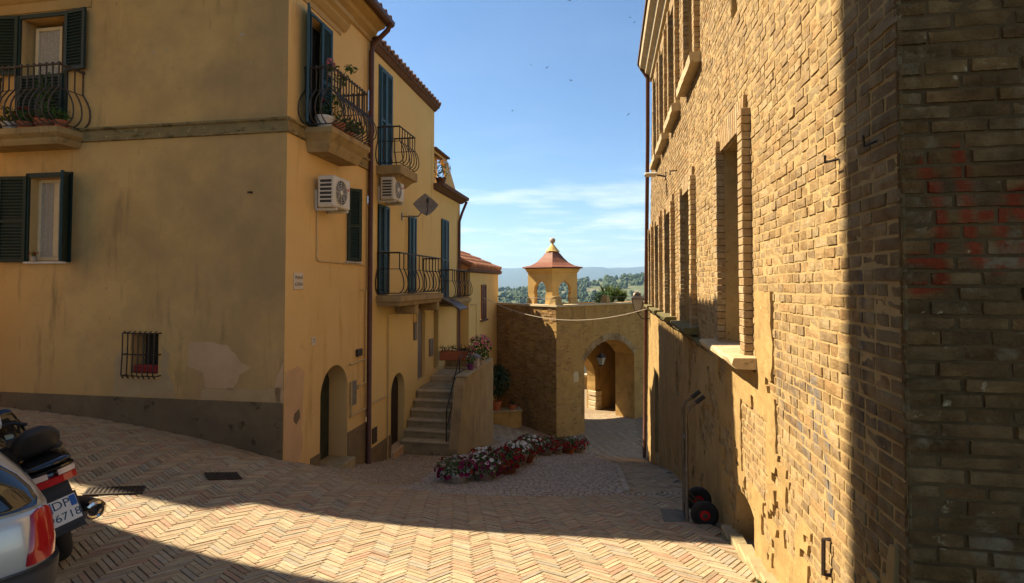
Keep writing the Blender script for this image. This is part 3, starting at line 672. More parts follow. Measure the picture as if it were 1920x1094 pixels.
def adjoining_house():  # unseen house, added so that its high eave shades the square
    H = thing('adjoining_house', 'unseen taller rendered house joined to the far side of the corner house', 'house', C, LROT)
    m = MB(); hs = [dict(a0=11+3.2*k, a1=12+3.2*k, z0=zz, z1=zz+1.5, d=.25) for k in range(4) for zz in (.3, 3.2, 6.0)]
    wall(m, PF, 9.52, 25, -4, 8.0, hs); m.quad((0, 9.52, -4), (9, 9.52, -4), (9, 9.52, 8), (0, 9.52, 8)); m.quad((9, 9.52, -4), (9, 25, -4), (9, 25, 8), (9, 9.52, 8)); m.quad((0, 25, -4), (9, 25, -4), (9, 25, 8), (0, 25, 8)); m.build('wall', M['stucco_street'], H)
    for h in hs: w = MB(); w.quad(PF(h['a0'], -.22, h['z0']), PF(h['a1'], -.22, h['z0']), PF(h['a1'], -.22, h['z1']), PF(h['a0'], -.22, h['z1'])); w.build('window', M['glass_dark'], H)
    m = MB(); m.add([(-.4, 9.3, 8.02), (9.4, 9.3, 8.02), (9.4, 25.4, 8.02), (-.4, 25.4, 8.02), (4.5, 9.3, 9.8), (4.5, 25.4, 9.8)], [(0, 3, 5, 4), (1, 2, 5, 4), (0, 1, 4), (3, 2, 5)]); m.build('roof', M['roof_dark'], H)
adjoining_house()

# ------------------------------------------------------------------ yellow terraced house
def yellow_house():
    H = thing('terraced_house', 'yellow house with blue shutters beyond the brown drainpipe', 'house', C, LROT)
    u0, u1 = 2.835, 7.12; u2 = 9.9; V = 9.0
    mb = MB()
    holes = [dict(a0=3.36, a1=3.98, z0=2.5, z1=4.6, d=.2), dict(a0=3.3, a1=3.86, z0=-.26, z1=1.66, d=.2), dict(a0=5.1, a1=5.6, z0=-.26, z1=1.64, d=.2),
             dict(a0=4.10, a1=4.92, z0=-3.95, z1=-2.1, d=.2, arch=.41), dict(a0=5.83, a1=6.43, z0=-2.52, z1=-.68, d=.14, arch=.16)]
    wall(mb, PS, u0, u1, -6.2, 4.98, holes)
    wall(mb, PS, u1, u2, -6.2, 2.72, [dict(a0=7.8, a1=8.5, z0=-.45, z1=1.88, d=.15), dict(a0=7.08+.06, a1=7.58, z0=-2.42, z1=-.68, d=.3, arch=.2)])
    mb.quad((u1, 0, 2.5), (u1, V, 2.5), (u1, V, 4.98), (u1, 0, 4.98)); mb.quad((u2, 0, -6.2), (u2, V, -6.2), (u2, V, 2.72), (u2, 0, 2.72)); mb.quad((u0, 0, 4.9), (u0, V, 4.9), (u0, V, 4.98), (u0, 0, 4.98))
    mb.build('street_wall', M['stucco_yellow'], H)
    pl = MB(); pl.box((u0, 0, -6), (4.10, .018, -3.40), PS); pl.build('plinth', M['plinth_render'], H)
    # upper eave and roof
    m = MB(); moulding(m, PS, u0+.03, u1+.02, [(0, 4.84), (.05, 4.86), (.12, 4.93), (.15, 4.94), (.16, 5.0), (.02, 5.0)]); m.build('eave', M['roof_dark'], H)
    m = MB(); m.add([(u0+.03, -.15, 5.01), (u1+.03, -.15, 5.01), (u1+.03, 3.5, 6.0), (u0+.03, 3.5, 6.0), (u0+.03, V, 5.0), (u1+.03, V, 5.0)], [(0, 1, 2, 3), (3, 2, 5, 4)]); rf = m.build('roof', M['roof_dark'], H)
    for k in range(19):
        t = MB(); a = u0+.12+k*.228; t.tube([(a, -.2, 5.03), (a, .9, 5.34)], .06, 8); t.build('tile', M['tile_old'], rf)
    # lower eave with gutter over the last bay and terrace parapet
    m = MB(); moulding(m, PS, u1-.05, u2+.1, [(0, 2.62), (.08, 2.64), (.2, 2.72), (.28, 2.73), (.30, 2.82), (.24, 2.84), (0, 2.80)]); m.build('gutter', M['roof_dark'], H)
    m = MB(); m.add([(u1, .05, 2.8), (u2-.05, .05, 2.8), (8.5, .05, 3.85), (u1+.08, .05, 3.80), (u1, .3, 2.8), (u2-.05, .3, 2.8), (8.5, .3, 3.85), (u1+.08, .3, 3.80)], [(1, 2, 6, 5), (0, 1, 5, 4)])
    m.quad((8.35, .05, 2.8), (u2-.05, .05, 2.8), (8.5, .05, 3.85), (8.35, .05, 3.84)); m.quad((u1, .05, 3.72), (8.35, .05, 3.74), (8.35, .05, 3.84), (u1, .05, 3.80)); m.quad((u1, .3, 2.8), (8.35, .3, 2.8), (8.35, .3, 3.84), (u1, .3, 3.8))
    m.build('terrace_parapet', M['stucco_street'], H)
    m = MB(); m.bbox((u1+.02, -.06, 3.80), (8.52, .34, 3.86), .01); m.bbox((8.5, -.03, 3.82), (8.56, .3, 3.88), .01); m.build('parapet_cap', M['roof_dark'], H)
    # shutters
    backing(H, PS, 3.36, 3.98, 2.5, 4.6, .12)
    s = MB()
    for a0, a1, z0, z1 in ((3.30, 3.36, 2.5, 4.66), (3.98, 4.04, 2.5, 4.66), (3.36, 3.98, 4.6, 4.66)): s.box((a0, 0, z0), (a1, .025, z1), PS)
    s.build('door_surround', M['blue_paint'], H)
    leaf(H, PS, .31, 2.1, 3.36, 2.5, 1, R(-1), M['blue_paint'], ind=False); leaf(H, PS, .31, 2.1, 3.98, 2.5, -1, R(-1), M['blue_paint'], ind=False)
    for a0, a1, z0, z1 in ((3.3, 3.86, -.26, 1.66), (5.1, 5.6, -.26, 1.64), (7.8, 8.5, -.45, 1.88)):
        w = (a1-a0)/2-.003; backing(H, PS, a0, a1, z0, z1, .1)
        leaf(H, PS, w, z1-z0, a0, z0, 1, R(4), M['blue_paint'] if a0 > 5 else M['green_paint'], ind=False); leaf(H, PS, w, z1-z0, a1, z0, -1, R(4), M['blue_paint'] if a0 > 5 else M['green_paint'], ind=False)
    # balconies
    sp = [(.2, 2.1), (.12, 2.2), (.06, 2.26), (0, 2.28), (0, 2.46)]
    balcony(H, PS, 3.2, 4.22, .55, 2.465, 2.2, .82, sp, 'balcony_stone', 'dark_iron', .16, .10, .011, curl=False)
    sp = [(.06, -.50), (.03, -.42), (0, -.40), (0, -.28)]
    balcony(H, PS, 3.24, 6.26, .55, -.275, -.5, .90, sp, 'balcony_stone', 'dark_iron', .235, .10, .013, curl=False)
    for a, da in ((4.3, .0), (5.9, 0)):
        m = MB(); m.bbox((a, .02, -.72), (a+.18, .5, -.505), .02, PS); m.build('balcony_bracket', M['balcony_stone'], H)
    sp = [(.06, -.70), (.03, -.62), (0, -.60), (0, -.49)]
    balcony(H, PS, 7.6, 9.7, .45, -.485, -.7, .85, sp, 'balcony_stone', 'dark_iron', .2, .09, .012, curl=False)
    # awning on iron brackets
    m = MB(); n = 10
    for i in range(n):
        t0, t1 = i/n, (i+1)/n; f = lambda t: (.02+.85*t, -.42-.33*t*t)
        (o0, z0), (o1, z1) = f(t0), f(t1); m.add([PS(6.75, o0, z0), PS(7.65, o0, z0), PS(7.65, o1, z1), PS(6.75, o1, z1), PS(6.75, o0, z0+.02), PS(7.65, o0, z0+.02), PS(7.65, o1, z1+.02), PS(6.75, o1, z1+.02)], [(0, 1, 2, 3), (4, 5, 6, 7), (0, 3, 7, 4), (1, 2, 6, 5)])
    aw = m.build('awning', M['awning'], H, smooth=True)
    for a in (6.78, 7.62): b = MB(); b.tube([PS(a, .0, -.62), PS(a, .45, -.56), PS(a, .8, -.72)], .012, 5); b.build('bracket', M['dark_iron'], aw)
    # doors
    m = MB(); m.box((4.10, -.2, -4), (4.92, -.16, -2.1), PS); m.build('door', M['wood_dark'], H)
    m = MB(); m.box((5.83, -.13, -2.52), (6.43, -.09, -.68), PS); m.build('door', M['grey_door'], H)
    m = MB(); m.box((7.14, -.29, -2.42), (7.58, -.25, -.68), PS); m.build('door', M['wood_dark'], H)
    m = MB(); m.bbox((4.05, -.35, -4.1), (4.97, .1, -3.78), .015, PS); m.build('doorstep', M['stucco_patch_pink'], H)
    # wall pipes
    p = MB(); p.tube([PS(3.86, .03, -3.9), PS(3.86, .03, -.70), PS(5.97, .03, -.66)], .016, 6); p.tube([PS(5.45, .03, -.66), PS(5.45, .03, -.95), PS(5.55, .03, -1.05)], .012, 6); p.tube([PS(5.68, .03, -.4), PS(5.68, .03, -1.0)], .012, 6)
    p.tube([PS(3.86, .045, -2.47), PS(2.95, .045, -2.47)], .018, 6)
    p.build('wall_pipe', M['cream_pipe'], H)
    downpipe(H, [PS(9.80, .26, 2.68), PS(9.80, .10, 2.3), PS(9.62, .06, 2.0), PS(9.56, .06, -5.3)], .045)
    m = MB(); m.bbox((5.5, .0, -1.45), (5.66, .05, -1.0), .006, PS); m.build('meter_box', M['grey_door'], H)
    m = MB(); m.bbox((6.72, .0, -2.02), (6.98, .05, -1.55), .006, PS); m.build('letter_box', M['grey_door'], H)
    m = MB(); m.bbox((3.1, .0, -3.33), (3.33, .02, -3.01), .005, PS); m.build('meter_hatch', M['grey_iron'], H)
    return H
yellow = yellow_house()

# ------------------------------------------------------------------ low house with the tiled hip roof
def tiled_house():
    off = .30; o = C+Vector((.9859, -.1676, 0))*off
    H = thing('tiled_house', 'low pale yellow house with red tiled hip roof and closed brown shutter beside the gate', 'house', o, LROT)
    u0, u1, V = 9.95, 15.0, 6.0
    mb = MB(); wall(mb, PS, u0, u1, -7, .42, [dict(a0=11.7, a1=12.5, z0=-1.36, z1=-.08, d=.12)])
    mb.quad((u1, 0, -7), (u1, V, -7), (u1, V, .42), (u1, 0, .42)); mb.quad((u0, 0, -7), (u0, V, -7), (u0, V, .42), (u0, 0, .42)); mb.build('street_wall', M['stucco_pale'], H)
    leaf(H, PS, .395, 1.28, 11.7, -1.36, 1, R(-2), M['brown_paint'], ind=False); leaf(H, PS, .395, 1.28, 12.5, -1.36, -1, R(-2), M['brown_paint'], ind=False)
    m = MB(); m.bbox((11.6, 0, -1.43), (12.6, .1, -1.37), .006, PS); m.build('sill', M['roof_dark'], H)
    m = MB(); moulding(m, PS, u0-.2, u1+.25, [(0, .33), (.08, .36), (.12, .38), (.12, .46), (0, .46)]); m.build('eave', M['roof_dark'], H)
    # hip roof: street slope and gate-side slope
    e = .15; A = Vector((u0-.2, -e, .465)); B = Vector((u1+.25, -e, .465)); Rg = Vector((u0-.2, 2.6, 1.75)); Rh = Vector((u1-2.3, 2.6, 1.75)); B2 = Vector((u1+.25, V, .5))
    m = MB(); m.add([A, B, Rh, Rg, B2, (u1-2.3, V, 1.75)], [(0, 1, 2, 3), (1, 4, 5, 2)]); rf = m.build('roof', M['roof_dark'], H)
    n = 21; rows = 7
    for k in range(n):
        a = u0-.1+k*(u1+.2-u0)/n
        for r in range(rows):
            t0, t1 = r/rows, (r+1)/rows+.04
            amax = lambda t: (u1+.25)-(2.55)*t
            if a > amax(t0)-.05: continue
            y0 = -e+t0*(2.6+e); z0 = .53+t0*1.25; y1 = -e+t1*(2.6+e); z1 = .53+t1*1.25
            t = MB(); t.tube([(a, y0, z0+.035), (a, y1, z1)], [.1, .078], 8); t.build('tile', M['roof_tile'], rf)
    p = MB(); p.tube([PS(10.1, .03, -.75), PS(10.9, .03, -.75), PS(10.9, .03, -2.0), PS(12.9, .03, -2.0)], .012, 5); p.tube([PS(11.5, .03, -2.0), PS(11.5, .03, -4.2)], .010, 5); p.build('wall_pipe', M['cream_pipe'], H)
    return H
tiled_house()

# ------------------------------------------------------------------ stairs beside the yellow house
def staircase():
    S = thing('stone_staircase', 'stone steps with rendered side wall climbing to the yellow house doors', 'staircase', C, LROT)
    z = -3.87; u = 4.62; n = 6; rise = .19; run = .215
    o1 = 1.18
    for k in range(n):
        m = MB(); zt = z+rise*(k+1)
        m.bbox((u+run*k+.03, .02, zt-rise-(.4 if k == 0 else .02)), (u+run*(k+1)+.1, o1, zt-.045), .006, PS)
        st = m.build('riser', M['step_stone'], S)
        m = MB(); m.bbox((u+run*k, .02, zt-.045), (u+run*(k+1)+.1, o1, zt), .010, PS); m.build('step', M['sill_stone'], S)
    ul = u+run*n; zl = z+rise*n
    m = MB(); m.bbox((ul, .02, zl-.25), (ul+2.4, o1, zl+.03), .01, PS); m.build('landing', M['step_stone'], S)
    m = MB(); m.bbox((ul+.95, .02, zl+.03), (ul+2.4, .62, zl+.17), .01, PS); m.build('upper_step', M['sill_stone'], S)
    # side wall: rises with the steps, then level
    o0, o2 = o1+.01, o1+.24
    WE = 8.3; pr = [(u-.02, -6.0), (u-.02, z+.05), (u+.12, z+.45), (u+.42, zl+.28), (u+.6, zl+.42), (WE, zl+.42), (WE, -6.0)]
    m = MB(); m.add([PS(a, o0, zz) for a, zz in pr]+[PS(a, o2, zz) for a, zz in pr], [tuple(range(7)), tuple(range(13, 6, -1))]+[(i, (i+1) % 7, 7+(i+1) % 7, 7+i) for i in range(7)]); m.build('side_wall', M['stair_render'], S)
    m = MB(); m.bbox((u+.62, o0-.03, zl+.42), (WE+.05, o2+.03, zl+.47), .01, PS); m.build('wall_cap', M['step_stone'], S)
    # end wall and terrace block behind
    m = MB(); m.box((WE, .02, -6.4), (WE+.25, o2, zl+.40), PS); m.box((ul+2.4-.3, .05, zl-.25), (WE, o1, zl+.2), PS); m.build('end_wall', M['stair_render'], S)
    # handrail
    h = MB(); oo = o1-.06
    h.tube([PS(u+.05, oo, z), PS(u+.05, oo, z+.90), PS(ul-.1, oo, zl+.85), PS(ul+.1, oo, zl+.88)], .016, 6); h.tube([PS(ul-.1, oo, zl), PS(ul-.1, oo, zl+.85)], .014, 6); h.tube([PS(u+.08, oo, z+.5), PS(ul-.1, oo, zl+.45)], .010, 6)
    h.build('handrail', M['dark_iron'], S)
    h = MB(); h.tube([PS(ul+1.7, .9, zl+.2), PS(ul+1.7, .9, zl+.85), PS(8.3, .9, zl+.85), PS(8.3, .9, zl+.35)], .014, 6); h.build('terrace_rail', M['dark_iron'], S)
    return S, ul, zl, o1
stairs, ST_UL, ST_ZL, ST_O = staircase()

# ------------------------------------------------------------------ brick helper
BRICK_PAL = [(.46, .325, .165), (.48, .345, .18), (.43, .30, .15), (.50, .37, .20), (.41, .29, .155), (.46, .305, .15), (.44, .335, .19), (.38, .28, .165), (.51, .385, .22)]
def brick_geom(P, a0, a1, z0, z1, p, nx=3, rough=.004, tint=None, rnd=random):
    """one hand-made brick lying on a wall plane: uneven face, worn edges"""
    nz = 3 if nx > 6 else 2; e = .0055; c = rnd.choice(BRICK_PAL); f = rnd.uniform(.84, 1.12); f *= .82; c = (c[0]*f*1.02, c[1]*f*.985, c[2]*f*.90)
    vs = []; cs = []; fs = []
    tx, tz = rnd.uniform(-.003, .003), rnd.uniform(-.003, .003)
    for j in range(nz+1):
        for i in range(nx+1):
            edge = i in (0, nx) or j in (0, nz); s = i/nx; t = j/nz
            a = a0+e+(a1-a0-2*e)*s+(rnd.uniform(-.4, .4)*e if edge else 0); z = z0+e*.8+(z1-z0-1.6*e)*t+rnd.uniform(-.35, .35)*e
            o = p+(s-.5)*tx+(t-.5)*tz+(rnd.uniform(-.0036, -.0004) if edge else rnd.uniform(-rough, rough))
            vs.append(P(a, o, z)); cs.append(tint(a, z, c) if tint else c)
    per = [i for i in range(nx+1)]+[(nx+1)*j+nx for j in range(1, nz+1)]+[(nx+1)*nz+i for i in range(nx-1, -1, -1)]+[(nx+1)*j for j in range(nz-1, 0, -1)]
    for j in range(nz):
        for i in range(nx): q = j*(nx+1)+i; fs.append((q, q+1, q+nx+2, q+nx+1))
    b = len(vs)
    for q in per:
        i, j = q % (nx+1), q//(nx+1); a = a0+(a1-a0)*i/nx; z = z0+(z1-z0)*j/nz; vs.append(P(a, -.018, z)); cs.append(cs[q])
    n = len(per)
    for k in range(n): fs.append((per[k], per[(k+1) % n], b+(k+1) % n, b+k))
    return vs, fs, cs
def strokes(lines, colr, wdt):
    def f(a, z):
        best = 9
        for (x0, y0, x1, y1) in lines:
            dx, dy = x1-x0, y1-y0; t = max(0, min(1, ((a-x0)*dx+(z-y0)*dy)/(dx*dx+dy*dy+1e-9))); best = min(best, math.hypot(a-x0-t*dx, z-y0-t*dy))
        return max(0, min(1, (wdt-best)/(wdt*.6)))
    return f, colr

# ------------------------------------------------------------------ right brick palazzo
W_NEAR = 2.25
def wend(z): return 17.4-(z+5.6)*(3.0/11.6)
LOW = [(4.58, .95), (7.48, .95), (9.86, .98), (12.16, .95), (14.42, .72)]   # near outer edge of each surround, opening width
UPP = [(7.02, .86), (9.02, .86), (10.78, .86), (12.42, .86)]
def palazzo():
    H = thing('brick_palazzo', 'long old brick building with tall surrounded windows on the right side of the street', 'building', R0, RROT)
    sw = .15
    holes = [dict(a0=a+sw, a1=a+sw+w, z0=-.65, z1=1.38, d=.42) for a, w in LOW]+[dict(a0=a+sw, a1=a+sw+w, z0=3.02, z1=5.0, d=.42) for a, w in UPP]
    holes.append(dict(a0=4.62, a1=5.30, z0=-2.50, z1=-1.93, d=.45, arch=.1)); holes.append(dict(a0=13.3, a1=14.2, z0=-4.4, z1=-2.3, d=.3, arch=.45)); holes.append(dict(a0=5.02, a1=5.24, z0=2.56, z1=3.3, d=.3))
    top = 5.55
    mb = MB(); wall(mb, lambda a, o, z: PR(a, o-.010, z), W_NEAR, 17.4, -6.6, top, holes, warp=lambda a, z: min(a, wend(z)))
    mb.quad((W_NEAR+.012, -.010, -6.6), (W_NEAR+.012, -9, -6.6), (W_NEAR+.012, -9, top), (W_NEAR+.012, -.010, top))
    Z0, Z1 = -6.6, top; mb.quad((wend(Z0), -.016, Z0), (wend(Z0), -9, Z0), (wend(Z1), -9, Z1), (wend(Z1), -.016, Z1))
    mb.quad((W_NEAR, -9, Z0), (wend(Z0), -9, Z0), (wend(Z1), -9, Z1), (W_NEAR, -9, Z1))
    wl = mb.build('wall', M['mortar'], H)
    for h in holes: backing(H, PR, h['a0'], h['a1'], h['z0'], h['z1'], h['d']-.03, 'wood_dark' if h['z1'] > -1 else 'interior', 'window_board' if h['z1'] > -1 else 'recess_back')
    PE = lambda a, o, z: (W_NEAR-o, -a, z)      # end face towards the camera, a runs to the right
    red, rc = strokes([(.07, .44, .12, .28), (.12, .28, .13, .10), (.13, .10, .10, .06), (.20, .50, .21, .36), (.21, .36, .23, .16), (.23, .16, .27, .02), (.27, .02, .33, .01), (.02, .05, .12, .03), (.12, .03, .13, -.06), (.13, -.06, .03, -.08), (.28, .22, .34, .24), (.34, .24, .35, .14), (.35, .14, .36, .08), (.38, .30, .42, .32), (.38, .30, .40, .24), (.40, .24, .46, .20), (.46, .2, .42, .06), (.42, .06, .36, .02), (.45, .36, .5, .34), (.52, .3, .6, .1), (.6, .1, .5, .02)], (.30, .045, .014), .033)
    dark, dc = strokes([(.02, -.05, .0, -.25), (.0, -.25, .02, -.75), (-.05, -.1, -.04, -.6)], (.05, .05, .05), .03)
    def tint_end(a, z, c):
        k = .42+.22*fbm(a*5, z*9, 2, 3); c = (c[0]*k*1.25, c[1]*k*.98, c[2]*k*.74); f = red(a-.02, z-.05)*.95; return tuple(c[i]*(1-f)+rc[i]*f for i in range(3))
    blk, bc = strokes([(3.93, -.38, 3.90, -.8), (3.90, -.8, 3.6, -.95), (3.6, -.6, 3.55, -1.0), (3.75, -.72, 3.3, -.62), (3.85, -.5, 3.8, -.9), (2.62, .1, 2.60, -.35), (2.60, -.35, 2.66, -.8), (2.5, -.6, 2.42, -.75)], (.06, .06, .07), .04)
    blu, uc = strokes([(3.25, -.55, 3.15, -.75), (3.2, -.7, 3.05, -.9), (3.28, -.6, 3.22, -.95), (3.1, -1.0, 3.0, -1.3), (3.5, -.9, 3.3, -1.15)], (.07, .13, .20), .045)
    def tint_wall(a, z, c):  # bricks darken towards the near corner: its cast shade put into their colour
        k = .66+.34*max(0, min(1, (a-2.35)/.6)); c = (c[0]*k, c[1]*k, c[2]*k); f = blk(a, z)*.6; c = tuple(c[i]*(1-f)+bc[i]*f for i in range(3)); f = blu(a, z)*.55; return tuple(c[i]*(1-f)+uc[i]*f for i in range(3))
    rnd = random.Random(21); bricks = []
    # end face
    z = -2.2; row = 0
    while z < 2.3:
        h = rnd.uniform(.058, .068); a = 0.0 if row % 2 else -.0
        first = True
        while a < 1.6:
            l = rnd.choice([.17, .2, .23, .26, .28]) if not first else (.12 if row % 2 else .22)
            l += rnd.uniform(-.02, .02); first = False
            gz_ = rnd.uniform(.004, .011); bricks.append(('e', a, a+l-gz_, z, z+h-rnd.uniform(.003, .010), rnd.uniform(-.004, .007)+(rnd.uniform(0, .012) if rnd.random() < .06 else 0))); a += l
        z += h; row += 1
    def clip(a0, a1, z0, z1):
        segs = [(a0, a1)]
        for h in holes:
            if z1 > h['z0']+.005 and z0 < h['z1']-.005:
                ns = []
                for s0, s1 in segs:
                    if h['a0'] >= s1 or h['a1'] <= s0: ns.append((s0, s1)); continue
                    if s0 < h['a0']-.03: ns.append((s0, h['a0']))
                    if s1 > h['a1']+.03: ns.append((h['a1'], s1))
                segs = ns
        return segs
    z = -6.3; row = 0
    while z < top-.08:
        h = .0685+rnd.uniform(-.003, .003); a = W_NEAR+(0 if row % 2 else .0); first = True
        while a < 17.5:
            l = (.12 if row % 2 else .25) if first else (rnd.choice([.11, .12, .13, .14, .12, .13, .17, .24])+rnd.uniform(-.012, .012)); first = False
            yy = a*.9842; visible = z < .62*yy+1.0 and z > -.75*yy-.8 and a+l < wend(z)+.02
            gr = float(gz(1.22+.1772*a, yy)) if False else None
            if visible and z > -1.15-.27*a:
                sag = .008*math.sin(a*1.3+row*.05)
                for s0, s1 in clip(a, a+l-rnd.uniform(.006, .013), z+sag, z+h): bricks.append(('w', s0, s1, z+sag, z+sag+h-rnd.uniform(.003, .010), rnd.uniform(-.0035, .003)+(rnd.uniform(0, .007) if rnd.random() < .04 else 0)))
            a += l
        z += h; row += 1
    def size(b):
        k, a0, a1, z0, z1, p = b
        if k == 'e': X = 1.6+a0*.98; return 1.0*(a1-a0)*(z1-z0)/4.8 if (X < 2.15 and -1.35 < z0 < 1.3) else 0
        yy = a0*.9842; return (a1-a0)*(z1-z0)*(1.22/(yy*.98))/(yy*yy) if -.6*yy < z0 < .56*yy else 0
    bricks.sort(key=lambda b: -size(b))
    rest = MB()
    for i, b in enumerate(bricks):
        k, a0, a1, z0, z1, p = b
        near = k == 'e' or a0 < 5
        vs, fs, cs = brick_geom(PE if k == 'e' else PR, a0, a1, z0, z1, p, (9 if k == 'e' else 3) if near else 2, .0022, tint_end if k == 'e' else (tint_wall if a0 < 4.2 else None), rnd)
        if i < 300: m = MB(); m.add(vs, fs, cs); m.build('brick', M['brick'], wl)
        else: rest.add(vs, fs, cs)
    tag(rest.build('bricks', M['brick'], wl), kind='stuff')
    mo = MB(); st = .035; na = int((8.2-W_NEAR)/st); nz = int(6.6/st); ix = {}
    def okc(a, z): return z < .62*a+.9 and z > -1.15-.27*a and not any(h['a0']-st < a < h['a1']+st and h['z0']-st < z < h['z1']+st for h in holes)
    def mv(P, a, z, key):
        # closes over the current sheet
        if key not in ix: ix[key] = len(mo.v); mo.v.append(P(a, -.0058+.003*fbm(a*6, z*6, 4, 3)+.0025*fbm(a*25, z*25, 4, 2), z))
        return ix[key]
    for i in range(na):
        for j in range(nz):
            a, z = W_NEAR+i*st, -3.3+j*st
            if okc(a+st/2, z+st/2): mo.f.append((mv(PR, a, z, (i, j)), mv(PR, a+st, z, (i+1, j)), mv(PR, a+st, z+st, (i+1, j+1)), mv(PR, a, z+st, (i, j+1))))
    me_ = mo; wallmo = mo; mo = MB(); ix = {}; me_ = mo
    for i in range(int(1.4/st)):
        for j in range(int(4.4/st)):
            a, z = i*st, -2.2+j*st; mo.f.append((mv(PE, a, z, ('e', i, j)), mv(PE, a+st, z, ('e', i+1, j)), mv(PE, a+st, z+st, ('e', i+1, j+1)), mv(PE, a, z+st, ('e', i, j+1))))
    wallmo.build('mortar_bed', M['mortar'], H, smooth=True)
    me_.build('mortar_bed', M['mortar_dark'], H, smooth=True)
    # plaster remains: an uneven skin over the lower wall
    def cover(a, z):
        n = fbm(a*1.1, z*1.1, 2.0, 4); n2 = fbm(a*4.5, z*4.5, 8.0, 3)
        v = n*.9+n2*.35
        if a > 6.3: v += .28+.10*max(0, a-8) if z < -.82 else -3
        elif a > 3.95:
            v += .16+.2*max(0, min(1, (a-5.2))) if z < -.75 else (.9 if (4.05 < a < 4.45 and z < -.1) else -3)
            if 4.2 < a < 5.0 and -1.75 < z < -1.05: v -= .9
            if 5.3 < a < 6.0 and -2.2 < z < -1.5: v -= .45
        else: v += (.15 if z < -1.25-(3.9-a)*.5 else -3) if a > 2.9 else (-.05 if z < -1.1 else -3)
        if 3.95 < a < 4.12: v += .1
        return v > 0
    pl = MB(); st = .055; na = int((16.9-2.3)/st); nz = int((6.4+.5)/st); idx = {}
    cells = set()
    for i in range(na):
        a = 2.32+(i+.5)*st
        for j in range(nz):
            z = -6.4+(j+.5)*st
            if z < -1.2-.27*a-.1 or a > wend(z)-.1: continue
            if any(h['a0']-.02 < a < h['a1']+.02 and h['z0']-.02 < z < h['z1']+.02 for h in holes): continue
            if cover(a, z): cells.add((i, j))
    def vid(i, j, top_):
        k = (i, j, top_)
        if k not in idx:
            a = 2.32+i*st; z = -6.4+j*st; ja = .35*st*fbm(a*9, z*9, 3, 2); jz = .35*st*fbm(a*9, z*9, 13, 2)
            o = (.015+.012*fbm(a*2.3, z*2.3, 5, 3)+.008*fbm(a*11, z*11, 1, 2)) if top_ else -.004
            if top_ and a > 6.3: o += .004
            idx[k] = len(pl.v); pl.v.append(PR(a+ja, o, z+jz))
        return idx[k]
    for (i, j) in cells:
        pl.f.append((vid(i, j, 1), vid(i+1, j, 1), vid(i+1, j+1, 1), vid(i, j+1, 1)))
        for di, dj, e0, e1 in ((-1, 0, (i, j), (i, j+1)), (1, 0, (i+1, j), (i+1, j+1)), (0, -1, (i, j), (i+1, j)), (0, 1, (i, j+1), (i+1, j+1))):
            if (i+di, j+dj) not in cells: pl.f.append((vid(*e0, 1), vid(*e1, 1), vid(*e1, 0), vid(*e0, 0)))
    pl.build('plaster', M['wall_plaster'], H)
    # rough broken edges where the plaster thins out low on the near wall
    # window surrounds, lintels, sills
    for lst, z0, z1, sz in ((LOW, -.65, 1.38, -.62), (UPP, 3.02, 5.0, 2.98)):
        for q, (a, w) in enumerate(lst):
            n = int((z1+.12-z0)/.068)
            for s, ax in ((0, a), (1, a+sw+w)):
                jm = MB()
                for k in range(n):
                    zz = z0+k*(z1+.12-z0)/n; l = sw-rnd.uniform(0, .006)
                    x0 = ax if s else ax+(sw-l); jm.bbox((x0, -.01, zz), (x0+l-.002, .075+rnd.uniform(-.003, .003), zz+.064), .004, PR, c=None)
                jm.c = []
                for _ in range(len(jm.v)//24): c = rnd.choice(BRICK_PAL); jm.c += [c]*24
                jm.build('window_jamb', M['brick'], H)
            ln = MB(); n = int((w+.0)/.07)
            for k in range(n):
                t = (k+.5)/n-.5; x = a+sw+w*(k+.5)/n; sl = t*.16
                vs = []
                for dx, o, dz in ((-.03, -.3, 0), (.03, -.3, 0), (.03, .03, 0), (-.03, .03, 0), (-.034, -.3, .25), (.034, -.3, .25), (.034, .035, .25), (-.034, .035, .25)):
                    vs.append(PR(x+dx+(sl if dz else 0), o, z1+.002+dz))
                c = rnd.choice(BRICK_PAL); ln.add(vs, [(3, 2, 1, 0), (4, 5, 6, 7), (0, 1, 5, 4), (1, 2, 6, 5), (2, 3, 7, 6), (3, 0, 4, 7)], c)
            ln.build('lintel', M['brick'], H)
            sl = MB(); ex = .16 if lst is LOW else .1
            na_ = 10; pr = [(-.4, sz-.10), (.17, sz-.085), (.20, sz-.05), (.205, sz-.02), (.19, sz), (-.4, sz+.01)] if lst is LOW else [(-.4, sz-.12), (.14, sz-.12), (.15, sz-.02), (.14, sz+.01), (-.4, sz+.03)]
            rings = []
            for k in range(na_+1):
                x = a-ex+(w+2*sw+2*ex)*k/na_; rings.append([PR(x, o+rnd.uniform(-.008, .008), zz+rnd.uniform(-.005, .005)) for o, zz in pr])
            sl.loft(rings); sl.build('sill', M['sill_stone' if (lst is UPP or q < 1) else 'moss_stone'], H)
    m = MB(); m.bbox((6.7, -.01, -.80), (16.0, .07, -.735), .01, PR); m.build('ledge', M['moss_stone'], H)
    # stone kerb at the foot of the cellar opening
    m = MB()
    for k in range(5):
        a = 3.75+k*.34; p = rwp(a, .08); zz = p.z; m = MB(); m.bbox((a, -.02, zz-.3), (a+.335, .11+rnd.uniform(-.01, .01), zz+.012+rnd.uniform(-.008, .008)), .012, PR); m.build('kerb_stone', M['step_stone'], H)
    # cornice and roof
    cp = [(-.02, 5.45), (.06, 5.47), (.08, 5.56), (.18, 5.62), (.2, 5.72), (.32, 5.80), (.34, 5.92), (-.02, 5.96)]
    m = MB(); moulding(m, PR, W_NEAR-.3, 14.6, cp); m.build('cornice', M['sill_stone'], H)
    m = MB(); m.box((W_NEAR-.35, -9.2, 5.97), (14.7, .38, 6.05)); m.build('roof', M['roof_dark'], H)
